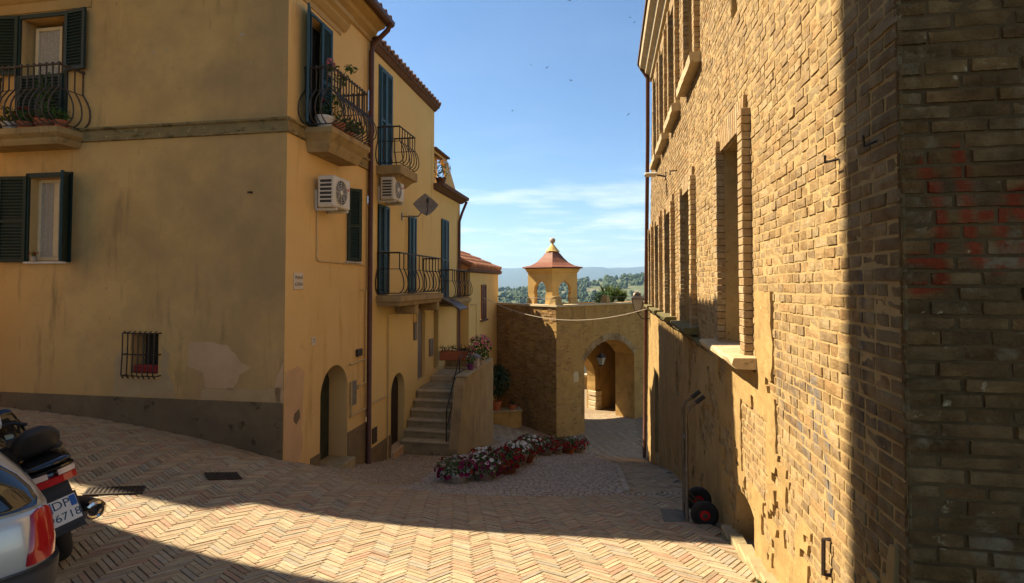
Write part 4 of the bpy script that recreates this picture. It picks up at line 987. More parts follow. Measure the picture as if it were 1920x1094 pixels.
    downpipe(H, [PR(14.5, .32, 5.9), PR(14.42, .12, 5.5), PR(wend(4)-.05, .1, 4), PR(wend(0)-.05, .1, 0), PR(wend(-5.5)-.05, .1, -5.6)], .055)
    # small iron things in the wall
    for pts, r in (([PR(2.43, .0, .64), PR(2.44, .05, .62), PR(2.40, .07, .66)], .006), ([PR(2.84, 0, .65), PR(2.86, .06, .64), PR(2.80, .08, .66)], .007), ([PR(3.04, .0, -1.42), PR(3.04, .035, -1.42), PR(3.05, .035, -1.62), PR(3.05, 0, -1.62)], .012), ([PR(9.4, 0, 1.95), PR(9.4, .12, 1.95), PR(9.4, .12, 1.88)], .012)):
        ir = MB(); ir.tube(pts, r, 5); ir.build('wall_hook', M['dark_iron'], H)
    ir = MB(); ir.tube([PR(8.85, .03, .55), PR(8.85, .03, -.02)], .022, 6); ir.build('conduit', M['ac_plastic'], H)
    return H
palazzo()

# ------------------------------------------------------------------ town gate
G0 = Vector((1.66, 20.0, 0)); GROT = math.atan2(.678, .735)
def gate():
    H = thing('town_gate', 'brick town gate with round arch closing the street', 'gate', G0, GROT)
    zt = -.92; zb = -8.5
    aL, aR = 1.62, 5.0; cA = (aL+aR)/2; spring = -3.15; apex = -2.38
    LX = 4.6; th = 1.0; W = 9.0
    mb = MB(); wall(mb, PS, 0, W, zb, zt, [dict(a0=aL, a1=aR, z0=zb, z1=apex, d=th, arch=apex-spring)]); wall(mb, PF, 0, LX, zb, zt, [])
    # inner face of the arch wall
    wall(mb, lambda a, o, z: (a, th-o, z), 0.6, W, zb, zt, [dict(a0=aL, a1=aR, z0=zb, z1=apex, d=.01, arch=apex-spring)])
    wl = mb.build('wall', M['gate_mortar'], H)
    rnd = random.Random(4); br = MB()
    for P, L, k in ((PF, LX, 'l'), (PS, W, 'r')):
        z = -6.3; row = 0
        while z < zt-.09:
            h = .085 if k == 'l' else .07; a = 0
            while a < L:
                l = rnd.uniform(.18, .3); a1 = min(a+l-.012, L)
                ok = True
                if k == 'r':
                    hw = (aR-aL)/2; q = arch_hw(hw, apex-spring, spring, z+h/2) if z < apex else 0
                    if z+h < apex+.0 or z < apex:
                        if a1 > cA-q and a < cA+q: ok = False
                    if a > 7.0: ok = False
                bare = fbm(a*.9+(5 if k == 'l' else 0), z*.9, 3, 3) > -.25 or k == 'l'
                if ok and bare and a1-a > .05: 
                    vs, fs, cs = brick_geom(P, a, a1, z, z+h-rnd.uniform(.008, .02), rnd.uniform(-.004, .022) if k == 'l' else rnd.uniform(-.012, .006), 2, .004, None, rnd)
                    f = 1.0; br.add(vs, fs, [(c[0]*.98, c[1]*.88, c[2]*.78) for c in cs])
                a += l
            z += h; row += 1
    tag(br.build('bricks', M['gate_brick'], wl), kind='stuff')
    # arch ring of voussoirs
    hw = (aR-aL)/2; ri = apex-spring; rr = (hw*hw+ri*ri)/(2*ri); cz = apex-rr; t0 = math.asin(hw/rr)
    n = 40; vz = MB()
    for k in range(n):
        a0, a1 = -t0+2*t0*k/n+.004, -t0+2*t0*(k+1)/n-.004
        pts = [(cA+r*math.sin(t), cz+r*math.cos(t)) for r, t in ((rr+.004, a0), (rr+.004, a1), (rr+.27, a1), (rr+.27, a0))]
        vz.add([PS(a, .012, z) for a, z in pts]+[PS(a, -.05, z) for a, z in pts], [(0, 1, 2, 3), (0, 1, 5, 4), (1, 2, 6, 5), (2, 3, 7, 6), (3, 0, 4, 7)], tuple(v*.8 for v in rnd.choice(BRICK_PAL)))
    vz.build('arch_ring', M['gate_brick'], H)
    # second, farther arch with rough stone jamb inside the passage
    B = 2.4
    m = MB(); wall(m, lambda a, o, z: (a, B-o, z), .3, W, zb, zt, [dict(a0=2.8, a1=5.3, z0=zb, z1=-3.35, d=.5, arch=1.6)]); 
    m.quad((7.5, th, zb), (7.5, B, zb), (7.5, B, zt), (7.5, th, zt)); m.build('inner_arch', M['gate_mortar'], H)
    m = MB()
    for k in range(7):
        z = -6.8+k*.24; m.bbox((5.26+rnd.uniform(-.03, .03), B-.06-rnd.uniform(0, .04), z), (5.72, B+.4, z+.23), .03)
    m.build('stone_jamb', M['cap_stone'], H)
    # terrace slab and white capping
    m = MB(); m.box((-.06, -.06, zt), (W, .34, zt+.07)); m.box((-.06, .34, zt), (.30, LX, zt+.07)); m.build('capping', M['cap_stone'], H)
    m = MB(); m.box((.30, .34, zt-.45), (W, 3.4, zt-.30)); m.build('terrace', M['far_road'], H)
    # broken merlons on the parapet
    for a, b, s in ((.0, .05, .42), (-.03, 3.9, .38), (3.05, .0, .3), (5.35, .02, .34)):
        m = MB(); rings = []
        for k in range(4):
            f = 1-.12*k; rings.append([(a+s*f*x+rnd.uniform(-.03, .03), b+.34*f*y+rnd.uniform(-.02, .02), zt+.07+(.11*k if s > .35 or a < 5 else .13*k)) for x, y in ((0, 0), (1, 0), (1, 1), (0, 1))])
        m.loft(rings); m.build('merlon', M['mortar'] if a < 5 else M['cap_stone'], H)
    h = MB(); h.tube([(0.2, .2, zt+.30), (0.1, 4.4, zt+.32)], .012, 5); h.tube([(.2, .2, zt+.3), (7, .2, zt+.3)], .010, 5); h.build('terrace_rail', M['grey_iron'], H)
    # stone tablet and putlog holes
    m = MB(); ragged(m, PS, [(.95, -3.85), (1.25, -3.85), (1.25, -3.5), (1.1, -3.42), (.95, -3.5)], .012, 2, .01); m.build('tablet', M['cap_stone'], H)
    return H
gate()

# ------------------------------------------------------------------ pavilion on the gate
def pavilion():
    c = Vector((1.72, 22.6, -1.0)); H = thing('garden_pavilion', 'small yellow hexagonal pavilion with ogee arches and red roof on top of the gate', 'pavilion', c, R(-5))
    Rr = 1.17; zt = 1.50; k6 = [(Rr*math.cos(R(-90+60*i)), Rr*math.sin(R(-90+60*i))) for i in range(6)]
    def hwf(z):   # ogee opening half width
        if z < .55: return .26
        if z < .72: return .31 - .05*abs(z-.62)/.1
        if z < .98: t = (z-.72)/.26; return .29*math.cos(t*1.05)**.9
        t = (z-.98)/.16; return max(0, .15*(1-t)**1.8)
    zs = [-.22, 0, .25, .5, .56, .62, .7, .76, .82, .88, .93, .98, 1.02, 1.06, 1.10, 1.14]
    for i in range(6):
        p0 = Vector((*k6[i], 0)); p1 = Vector((*k6[(i+1) % 6], 0)); d = (p1-p0).normalized(); L_ = (p1-p0).length; nrm = Vector((d.y, -d.x, 0)); mid = (p0+p1)/2
        flare = lambda z: .06*max(0, 1-z/.55)**2
        m = MB()
        Q = lambda x, o, z: tuple(mid+d*(x*(1+flare(z)/Rr))+nrm*(o+flare(z))+Vector((0, 0, z)))
        for z0, z1 in zip(zs[:-1], zs[1:]):
            h0, h1 = hwf(z0), hwf(z1)
            for o in (0, -.16):
                for s in (-1, 1): m.quad(Q(s*L_/2, o, z0), Q(s*h0, o, z0), Q(s*h1, o, z1), Q(s*L_/2, o, z1))
            for s in (-1, 1): m.quad(Q(s*h0, 0, z0), Q(s*h0, -.16, z0), Q(s*h1, -.16, z1), Q(s*h1, 0, z1))
        for o in (0, -.16): m.quad(Q(-L_/2, o, 1.14), Q(L_/2, o, 1.14), Q(L_/2, o, zt), Q(-L_/2, o, zt))
        m.build('arch_panel', M['pavilion_render'], H)
    ring = lambda r, z: [(r*math.cos(R(-90+60*i)), r*math.sin(R(-90+60*i)), z) for i in range(6)]
    m = MB(); m.loft([ring(Rr+.0, 1.40), ring(Rr+.05, 1.42), ring(Rr+.09, 1.50), ring(Rr+.14, 1.54), ring(Rr+.14, 1.57)]); m.build('cornice', M['pavilion_render'], H)
    m = MB(); m.loft([ring(Rr+.27, 1.60), ring(Rr+.26, 1.63), ring(1.05, 1.70), ring(.78, 1.83), ring(.55, 2.02), ring(.38, 2.2), ring(.27, 2.30)]); m.build('roof', M['pavilion_roof'], H)
    m = MB(); m.lathe([(.30, 2.29), (.30, 2.33), (.26, 2.36), (.2, 2.44), (.10, 2.56), (.04, 2.64), (.03, 2.68)], (0, 0, 0), 12); m.build('lantern_cap', M['pavilion_render'], H, smooth=False)
    m = MB(); m.lathe([(.02, 2.64), (.05, 2.66), (.10, 2.70), (.125, 2.77), (.11, 2.84), (.06, 2.885), (.01, 2.895)], (0, 0, 0), 14); m.build('finial', M['stone_pot'], H, smooth=True)
pavilion()

# ------------------------------------------------------------------ beyond the arch: low wall and pale building
def beyond():
    t = thing('boundary_wall', 'low brick wall with white coping seen through the arch', 'wall', (3.0, 31.5, -6.3), R(4))
    m = MB(); m.box((-6, 0, -1), (8, .35, .75)); m.build('masonry', M['gate_mortar'], t)
    m = MB(); m.bbox((-6, -.05, .75), (8, .40, .88), .02); m.build('coping', M['cap_stone'], t)
    t = thing('pale_building', 'pale rendered building beyond the low wall behind the arch', 'building', (1.5, 44, -9.5), R(6))
    m = MB(); wall(m, lambda a, o, z: (a, -o, z), -6, 10, 0, 4.6, [dict(a0=0, a1=.9, z0=1.6, z1=3.1, d=.2), dict(a0=5.5, a1=6.4, z0=1.6, z1=3.1, d=.2)]); m.quad((-6, 0, 0), (-6, 6, 0), (-6, 6, 4.6), (-6, 0, 4.6)); m.build('wall', M['marble'], t)
    m = MB(); m.add([(-6.4, -.4, 4.6), (10.4, -.4, 4.6), (10.4, 3, 5.4), (-6.4, 3, 5.4), (-6.4, 6.4, 4.6), (10.4, 6.4, 4.6)], [(0, 1, 2, 3), (3, 2, 5, 4)]); m.build('roof', M['roof_dark'], t)
    for a in (0, 5.5):
        m = MB(); m.quad((a, .15, 1.6), (a+.9, .15, 1.6), (a+.9, .15, 3.1), (a, .15, 3.1)); m.build('window', M['glass_dark'], t)
beyond()

# ------------------------------------------------------------------ tall palace across the square (left behind the camera): it throws the near shadow
def palace():
    base = Vector((-8.0, 6.58, 0)); H = thing('tall_palace', 'tall rendered palace on the near side of the square', 'building', base, R(-8))
    m = MB(); holes = [dict(a0=1.5+3*k, a1=2.5+3*k, z0=z, z1=z+1.8, d=.3) for k in range(5) for z in (-.2, 3.6, 7.4)]
    P = lambda a, o, z: (o, -a, z)
    wall(m, P, 0, 17, -3, 14, holes); m.quad((0, 0, -3), (-9, 0, -3), (-9, 0, 14), (0, 0, 14)); m.quad((-9, 0, -3), (-9, -17, -3), (-9, -17, 14), (-9, 0, 14)); m.quad((0, -17, -3), (-9, -17, -3), (-9, -17, 14), (0, -17, 14)); m.build('wall', M['palace_render'], H)
    for h in holes: w = MB(); w.quad(P(h['a0'], -.28, h['z0']), P(h['a1'], -.28, h['z0']), P(h['a1'], -.28, h['z1']), P(h['a0'], -.28, h['z1'])); w.build('window', M['glass_dark'], H)
    m = MB(); m.box((-9.2, -17.2, 14), (.15, .15, 14.25)); m.build('roof', M['roof_dark'], H)
palace()

# ------------------------------------------------------------------ plants
def leaf_quads(mb, c, n, rx, rz, size, rnd, droop=.3, shape='ball'):
    c = Vector(c)
    for i in range(n):
        while True:
            p = Vector((rnd.uniform(-1, 1), rnd.uniform(-1, 1), rnd.uniform(-1, 1)))
            if .25 < p.length < 1: break
        q = Vector((p.x*rx, p.y*rx, p.z*rz)); 
        nrm = (p+Vector((rnd.uniform(-.7, .7), rnd.uniform(-.7, .7), rnd.uniform(-.1, .9)))).normalized()
        t = nrm.cross(Vector((rnd.uniform(-1, 1), rnd.uniform(-1, 1), rnd.uniform(-1, 1)))).normalized(); b = nrm.cross(t); s = size*rnd.uniform(.6, 1.25)
        mb.add([c+q-t*s, c+q-b*s*.45+nrm*s*.1, c+q+t*s, c+q+b*s*.45+nrm*s*.1], [(0, 1, 2, 3)])
def blossoms(mb, pts, r, rnd):
    for p, nrm in pts:
        nrm = (nrm+Vector((rnd.uniform(-.4, .4), rnd.uniform(-.4, .4), rnd.uniform(-.1, .5)))).normalized(); t = nrm.cross(Vector((.3, .7, .2))).normalized(); b = nrm.cross(t); s = r*rnd.uniform(.75, 1.2)
        vs = [p-nrm*s*.4]
        for k in range(10): a = 2*math.pi*k/10; rr = s*(1 if k % 2 == 0 else .8); vs.append(p+t*math.cos(a)*rr+b*math.sin(a)*rr)
        mb.add(vs, [(0, 1+k, 1+(k+1) % 10) for k in range(10)])
def pot_mesh(r, h, mt, parent, name='pot', loc=(0, 0, 0)):
    m = MB(); m.lathe([(r*.66, 0), (r*.92, h*.78), (r*.93, h*.8), (r, h*.81), (r, h), (r*.88, h), (r*.84, h*.86), (0.01, h*.85)], loc, 18); return m.build(name, M[mt], parent, smooth=False)
def flower_planter(loc, r, h, potm, cols, label, seed, nl=260, spread=1.35, group='flower planters in a row down the street'):
    rnd = random.Random(seed); t = thing('flower_planter', label, 'planter', loc, rnd.uniform(0, 6), group)
    pot_mesh(r, h, potm, t)
    R_ = r*spread; fo = MB()
    leaf_quads(fo, (0, 0, h+.07), int(nl*1.7), R_*1.05, .19, .036, rnd); leaf_quads(fo, (0, 0, h-.04), nl//3, R_*1.05, .12, .03, rnd)
    tag(fo.build('foliage', M['leaf'], t), kind='stuff')
    ca_ = rnd.uniform(0, 6.28)
    for mt, n, sector in cols:
        pts = []
        for i in range(n):
            az = rnd.gauss(ca_, .9) if mt == 'petal_white' else rnd.uniform(0, 6.283); el = rnd.uniform(.25, 1.5) if mt == 'petal_white' else rnd.uniform(-.5, .95)
            d = Vector((math.cos(az)*math.cos(el), math.sin(az)*math.cos(el), math.sin(el))); f = rnd.uniform(.9, 1.12)
            pts.append((Vector((d.x*R_*f, d.y*R_*f, h+.05+d.z*.19*f)), d))
        b = MB(); blossoms(b, pts, .042, rnd); tag(b.build('blossoms', M[mt], t), kind='stuff')
    return t
FL = [  # x, y, r, h, pot, flowers, label
 (-1.02, 9.72, .27, .20, 'white_pot', [('petal_magenta', 44, None), ('petal_red', 14, None), ('petal_white', 9, None)], 'white bowl planter of magenta and white petunias, nearest the camera in its row'),
 (-.52, 9.98, .25, .20, 'stone_pot', [('petal_magenta', 50, None), ('petal_white', 14, None)], 'magenta and white petunia planter touching the near white bowl planter'),
 (-.55, 10.75, .24, .24, 'stone_pot', [('petal_white', 20, None), ('petal_red', 34, None)], 'planter of mostly white petunias on the stair side of the row'),
 (-.12, 10.65, .26, .22, 'terracotta', [('petal_red', 70, None), ('petal_magenta', 12, None)], 'planter of deep red petunias spilling over the cobbles'),
 (.10, 11.55, .26, .26, 'stone_pot', [('petal_white', 44, None), ('petal_red', 46, None)], 'planter with a tall white petunia mound and red skirt'),
 (.30, 12.1, .24, .22, 'terracotta', [('petal_red', 74, None)], 'all red petunia planter next to the white mound'),
 (.46, 13.5, .28, .27, 'white_pot', [('petal_white', 22, None), ('petal_red', 56, None)], 'pale pot of red petunias crowned with white, middle of the row'),
 (.86, 14.3, .27, .24, 'stone_pot', [('petal_red', 80, None)], 'full red petunia planter behind the pale middle pot'),
 (1.22, 15.3, .27, .24, 'stone_pot', [('petal_red', 60, None), ('petal_white', 18, None)], 'planter with white petunias on top, third from the arch'),
 (1.66, 16.2, .27, .24, 'terracotta', [('petal_red', 80, None)], 'red petunia planter, second from the arch'),
 (2.08, 17.0, .27, .24, 'stone_pot', [('petal_red', 54, None), ('petal_white', 16, None)], 'red petunia planter with few white blooms, closest to the arch')]
for i, (x, y, r, h, pm, cl, lab) in enumerate(FL): flower_planter((x, y, g(x, y)-.01), r, h, pm, cl, lab, i+1)

def potted(loc, r, h, potm, label, leafm='leaf', n=120, rx=.2, rz=.22, size=.04, flowers=None, seed=1, group='potted plants on the balconies', name='potted_plant', up=.12):
    rnd = random.Random(seed); t = thing(name, label, 'potted plant', loc, rnd.uniform(0, 6), group)
    pot_mesh(r, h, potm, t); f = MB(); leaf_quads(f, (0, 0, h+up), n, rx, rz, size, rnd); 
    for k in range(5): f.tube([(0, 0, h*.8), (rx*.4*math.cos(k*1.3), rx*.4*math.sin(k*1.3), h+up)], .004, 4)
    tag(f.build('foliage', M[leafm], t), kind='stuff')
    if flowers:
        b = MB(); mt, k, rr = flowers; pts = []
        for i in range(k): d = Vector((rnd.uniform(-1, 1), rnd.uniform(-1, 1), rnd.uniform(-.2, 1))).normalized(); pts.append((Vector((d.x*rx, d.y*rx, h+up+d.z*rz)), d))
        blossoms(b, pts, rr, rnd); tag(b.build('blossoms', M[mt], t), kind='stuff')
    return t
def ffw(v, o, z): return C + D*(-o) + Vector((-.9859, .1676, 0))*v + Vector((0, 0, z))
z = 2.43
potted(ffw(3.82, .20, z), .10, .15, 'terracotta', 'small terracotta pot at the right end of the front balcony', n=60, rx=.12, rz=.15, seed=2)
potted(ffw(4.12, .22, z), .14, .17, 'terracotta', 'larger terracotta pot with tall climbing plant on the front balcony', n=150, rx=.15, rz=.42, up=.4, seed=3)
potted(ffw(4.45, .24, z), .12, .14, 'terracotta', 'terracotta pot with red flowers on the front balcony', n=80, rx=.16, rz=.13, flowers=('petal_red', 16, .03), seed=4)
potted(ffw(4.78, .22, z), .11, .16, 'white_pot', 'white pot with low green plant on the front balcony', n=90, rx=.16, rz=.15, seed=5)
potted(ffw(5.08, .22, z), .12, .15, 'terracotta', 'bushy leafy pot at the left end of the front balcony', n=160, rx=.2, rz=.24, seed=6)
potted(ffw(4.45, .06, .34), .05, .08, 'stone_pot', 'tiny pot with a red geranium on the lower window sill', n=26, rx=.06, rz=.05, size=.02, up=.05, flowers=('petal_red', 6, .018), seed=7, name='sill_plant')
z = 2.47
potted(fw(.62, .26, z), .15, .21, 'white_pot', 'white pot in the near corner of the street balcony', 'leaf_dark', n=110, rx=.15, rz=.2, seed=8, flowers=('petal_red', 6, .025))
potted(fw(.98, .28, z), .15, .2, 'terracotta', 'round terracotta pot with vine in the middle of the street balcony', n=120, rx=.14, rz=.5, up=.5, seed=9)
potted(fw(1.32, .30, z), .12, .14, 'terracotta', 'low terracotta bowl on the street balcony', n=90, rx=.18, rz=.14, size=.05, seed=10)
potted(fw(1.58, .28, z), .16, .16, 'stone_pot', 'wide grey bowl of spiky leaves at the far end of the street balcony', n=130, rx=.2, rz=.16, size=.06, seed=11)
t = potted(fw(.72, .30, z+.92), .05, .05, 'stone_pot', 'pink flower head standing above the street balcony rail', n=30, rx=.07, rz=.12, size=.03, seed=12, flowers=('petal_pink', 16, .03))
t = thing('balcony_vine', 'leafy vine shoot reaching above the street balcony rail', 'plant', fw(1.0, .3, z+.75)); m = MB(); rnd = random.Random(4)
m.tube([(0, 0, -.2), (.02, .0, .2), (.10, .12, .42), (.16, .30, .50)], .006, 4); m.build('stem', M['leaf'], t)
m = MB(); leaf_quads(m, (.03, .02, .24), 34, .13, .12, .05, rnd); leaf_quads(m, (.12, .24, .5), 26, .12, .07, .05, rnd); tag(m.build('foliage', M['leaf_light'], t), kind='stuff')
# flowers on the roof terrace behind the lower eave
t = potted(fw(7.7, .02, 2.86), .16, .2, 'brown_paint', 'white flowered plant in the brown terrace opening above the gutter', n=170, rx=.28, rz=.32, up=.25, flowers=('petal_white', 40, .045), seed=14, group=None)
# stair terrace plants
def swp(u, o, z): return fw(u, o, z)
zc = ST_ZL+.47
t = thing('window_box', 'long terracotta trough of dark plants hanging on the terrace rail', 'planter', fw(ST_UL+1.65, .52, ST_ZL+.50), LROT+R(8)); m = MB(); m.bbox((-.1, -.5, 0), (.15, .45, .27), .02); m.build('trough', M['terracotta'], t); m = MB(); rnd = random.Random(9); [leaf_quads(m, (0, k*.13-.4, .33), 40, .14, .12, .035, rnd) for k in range(7)]; tag(m.build('foliage', M['leaf_dark'], t), kind='stuff')
potted(fw(ST_UL+.30, ST_O+.12, zc), .10, .16, 'purple_pot', 'small purple pot on the stair wall end', n=70, rx=.14, rz=.14, up=.12, flowers=('petal_white', 6, .025), seed=15, group=None)
g1 = potted(fw(ST_UL+1.35, ST_O+.13, zc-.05), .16, .24, 'stone_pot', 'large trailing geranium with pink flowers on the stair wall', 'leaf', n=420, rx=.34, rz=.38, size=.05, up=.24, flowers=('petal_pink', 46, .05), seed=16, group=None, name='geranium')
t = thing('lantern_box', 'pale box shaped ornament beside the geranium on the stair wall', 'ornament', fw(ST_UL+.75, ST_O+.12, zc), LROT); m = MB(); m.bbox((-.13, -.11, 0), (.13, .11, .26), .01); m.build('body', M['stone_pot'], t); m = MB(); m.add([(-.19, -.16, .26), (.19, -.16, .26), (.19, .16, .26), (-.19, .16, .26), (-.15, 0, .36), (.15, 0, .36)], [(0, 1, 5, 4), (2, 3, 4, 5), (1, 2, 5), (3, 0, 4), (0, 3, 2, 1)]); m.build('roof', M['grey_door'], t)
# brick bench with potted shrub at the foot of the gate
bx, by = -.30, 20.3; bz = g(bx, by)
t = thing('brick_bench', 'low brick bench at the foot of the gate carrying terracotta pots', 'bench', (bx, by, bz-.1), GROT-R(30)); m = MB(); m.bbox((-.62, -.25, 0), (.62, .25, .62), .01); m.build('masonry', M['gate_mortar'], t); m = MB(); m.bbox((-.66, -.29, .62), (.66, .29, .68), .01); m.build('slab', M['step_stone'], t)
sh = potted((bx-.28, by-.12, bz+.58), .2, .33, 'terracotta', 'dark evergreen shrub in a tall terracotta pot on the brick bench', 'leaf_dark', n=1100, rx=.55, rz=.62, size=.07, up=.75, seed=18, group=None, name='potted_shrub')
m = MB(); rnd = random.Random(2); leaf_quads(m, (.55, .25, 1.25), 260, .3, .45, .07, rnd); tag(m.build('foliage', M['leaf_dark'], sh), kind='stuff')
potted((bx+.3, by+.02, bz+.58), .17, .18, 'terracotta', 'wide low terracotta pot on the brick bench', 'leaf_dark', n=70, rx=.15, rz=.1, up=.04, seed=19, group=None)
# shrubs on the gate terrace
GX = Vector((.735, .678, 0)); GY = Vector((-.678, .735, 0))
def gw(a, b, z): return G0+GX*a+GY*b+Vector((0, 0, z))
potted(gw(3.75, .75, -1.22), .25, .3, 'terracotta', 'round bright green bush on the gate terrace', 'leaf', n=420, rx=.48, rz=.30, size=.06, up=.28, seed=21, group=None, name='terrace_bush')
def spiky(loc, label, n, h, mt, seed, sp):
    rnd = random.Random(seed); t = thing('spiky_shrub', label, 'shrub', loc, 0, 'shrubs on the gate terrace'); pot_mesh(.2, .28, 'terracotta', t); m = MB()
    for i in range(n):
        az = rnd.uniform(0, 6.28); r = sp*rnd.random()**.6; hh = h*rnd.uniform(.6, 1.05); p1 = Vector((r*math.cos(az), r*math.sin(az), .28+hh)); p0 = Vector((.06*math.cos(az), .06*math.sin(az), .26)); s = Vector((-math.sin(az), math.cos(az), 0))*.012; mid = p0.lerp(p1, .55)+Vector((0, 0, .1))
        m.add([p0-s, p0+s, mid+s*1.4, p1, mid-s*1.4], [(0, 1, 2, 3, 4)])
        for k in range(3): leaf_quads(m, p0.lerp(p1, .5+.2*k), 2, .05, .05, .03, rnd)
    tag(m.build('foliage', M[mt], t), kind='stuff')
spiky(gw(4.5, .9, -1.22), 'wispy yellow green shrub on the gate terrace', 150, .85, 'leaf_light', 3, .55)
spiky(gw(5.1, .75, -1.22), 'spiky green shrub by the pale parapet stub on the gate terrace', 120, .62, 'leaf_light', 5, .35)
# weeds at the wall foot
t = thing('weed_tuft', 'small green weed tuft at the foot of the brick wall', 'weed', rwp(3.85, .14)); m = MB(); rnd = random.Random(6)
for i in range(46):
    az = rnd.uniform(0, 6.28); h = rnd.uniform(.02, .07); r = rnd.uniform(.02, .06); s = Vector((-math.sin(az), math.cos(az), 0))*.006; p1 = Vector((r*math.cos(az), r*math.sin(az), h)); m.add([-s, s, p1*.6+s+Vector((0, 0, h*.3)), p1, p1*.6-s+Vector((0, 0, h*.3))], [(0, 1, 2, 3, 4)])
tag(m.build('blades', M['weed'], t), kind='stuff')

# ------------------------------------------------------------------ fittings on the left fronts
def text(name, s, size, mt, parent, loc, rot, ext=.001):
    c = bpy.data.curves.new(name, 'FONT'); c.body = s; c.size = size; c.extrude = ext; c.align_x = 'CENTER'; c.align_y = 'CENTER'; c.materials.append(M[mt])
    tmp = bpy.data.objects.new(name, c); col.objects.link(tmp); dg = bpy.context.evaluated_depsgraph_get(); me = bpy.data.meshes.new_from_object(tmp.evaluated_get(dg)); bpy.data.objects.remove(tmp)
    if not me.materials: me.materials.append(M[mt])
    o = link(name, me, parent, loc); o.rotation_euler = rot; return o
FACE = (R(90), 0, 0)     # text in a frame whose outward side is -y
def ac_unit(u, z, w, d, h, label):
    t = thing('air_conditioner', label, 'air conditioner', fw(u, .09, z), LROT, 'air conditioners on the street fronts')
    m = MB(); m.bbox((0, -d, 0), (w, 0, h), .02); m.build('casing', M['ac_plastic'], t)
    f = MB(); n = 22; cx, cz, r = w*.42, h*.5, min(w, h)*.40
    f.tube([(cx+r*math.cos(6.2832*k/n), -d-.004, cz+r*math.sin(6.2832*k/n)) for k in range(n+1)], .010, 5, cap=False)
    for k in range(1, 5): f.tube([(cx+r*k/5*math.cos(6.2832*j/18), -d-.006, cz+r*k/5*math.sin(6.2832*j/18)) for j in range(19)], .004, 4, cap=False)
    for k in range(8): a = 6.2832*k/8; f.tube([(cx, -d-.006, cz), (cx+r*math.cos(a), -d-.006, cz+r*math.sin(a))], .004, 4)
    f.build('fan_guard', M['ac_plastic'], t)
    b = MB(); b.add([(cx, -d-.0015, cz)]+[(cx+r*math.cos(6.2832*k/n), -d-.0015, cz+r*math.sin(6.2832*k/n)) for k in range(n)], [(0, 1+k, 1+(k+1) % n) for k in range(n)]); b.build('fan', M['ac_dark'], t)
    b = MB(); b.lathe([(.045, -.004), (.045, .006), (.01, .012)], (cx, -d-.006, cz), 12, Matrix.Rotation(R(90), 3, 'X')); b.build('hub', M['ac_plastic'], t)
    b = MB(); b.box((-.002, -d+.05, .05), (-.0005, -.05, h-.05)); sd = b.build('side_vent', M['ac_dark'], t)
    for k in range(7): 
        b = MB(); zz = .06+k*(h-.12)/6; b.bbox((-.012, -d+.03, zz-.012), (0, -.03, zz+.012), .004); b.build('louvre', M['ac_plastic'], sd)
    b = MB(); b.box((w*.80, -d-.003, h*.62), (w*.92, -d-.0005, h*.70)); b.build('label_strip', M['red_print'], t)
    for x in (.08, w-.1): b = MB(); b.bbox((x, -d, -.05), (x+.04, .085, -.005), .006); b.bbox((x, .05, -.05), (x+.04, .088, .3), .006); b.build('bracket', M['ac_plastic'], t)
ac_unit(.72, 1.235, .56, .30, .52, 'cream air conditioner with dark side louvres left of the half open shutter')
ac_unit(3.22, 1.74, .60, .30, .48, 'cream air conditioner under the small upper balcony')
t = thing('satellite_dish', 'grey brown diamond shaped satellite dish on a wall arm', 'satellite dish', fw(4.67, .0, 1.56), LROT)
m = MB(); m.tube([(0, 0, 0), (0, -.42, .0), (.03, -.5, .12)], .018, 6); m.bbox((-.03, -.02, -.09), (.03, 0, .09), .005); m.build('arm', M['dish_metal'], t)
m = MB(); n = 11; Rm = Matrix.Rotation(R(118), 3, 'Z') @ Matrix.Rotation(R(20), 3, 'X'); S_ = .235; cen = Vector((.03, -.58, .25))
def dp(i, j):
    x, y = -1+2*i/(n-1), -1+2*j/(n-1); x2 = x*math.sqrt(max(0, 1-.18*y*y)); y2 = y*math.sqrt(max(0, 1-.18*x*x)); a = R(45); u_, v_ = x2*math.cos(a)-y2*math.sin(a), x2*math.sin(a)+y2*math.cos(a)
    return cen + Rm @ Vector((u_*S_, .10*(u_*u_+v_*v_)*S_*1.6, v_*S_))
for i in range(n-1):
    for j in range(n-1): m.quad(dp(i, j), dp(i+1, j), dp(i+1, j+1), dp(i, j+1))
o = m.build('reflector', M['dish_metal'], t, smooth=True); md = o.modifiers.new('solid', 'SOLIDIFY'); md.thickness = .012
m = MB(); q = cen+Rm@Vector((0, .25, -.26)); m.tube([cen+Rm@Vector((0, .03, -.26)), q, cen+Rm@Vector((0, .30, -.06))], .012, 6); m.lathe([(.03, -.05), (.035, .0), (.025, .06)], cen+Rm@Vector((0, .31, -.03)), 10); m.build('receiver', M['black_plastic'], t)
# plates
t = thing('street_sign', 'small pale marble street name plate near the house corner', 'sign', fw(.21, .0, -.11), LROT); m = MB(); m.bbox((0, -.02, 0), (.25, 0, .26), .004); m.build('plate', M['marble'], t)
text('lettering', 'PIANA', .075, 'ink', t, (.125, -.0215, .185), FACE); text('lettering', 'ATERA', .075, 'ink', t, (.125, -.0215, .08), FACE)
t = thing('house_number', 'little pale house number tile above the arched cellar door', 'sign', fw(.75, 0, -1.03), LROT); m = MB(); m.bbox((0, -.012, 0), (.12, 0, .13), .003); m.build('plate', M['marble'], t); text('lettering', '7', .10, 'ink', t, (.06, -.0135, .065), FACE)
t = thing('meter_box', 'grey meter hatch right of the arched cellar door', 'meter box', fw(2.11, 0, -2.33), LROT); m = MB(); m.bbox((0, -.02, 0), (.25, 0, .46), .006); m.build('door', M['grey_door'], t); m = MB(); m.bbox((.2, -.03, .2), (.22, -.02, .25), .003); m.build('catch', M['dark_iron'], t)
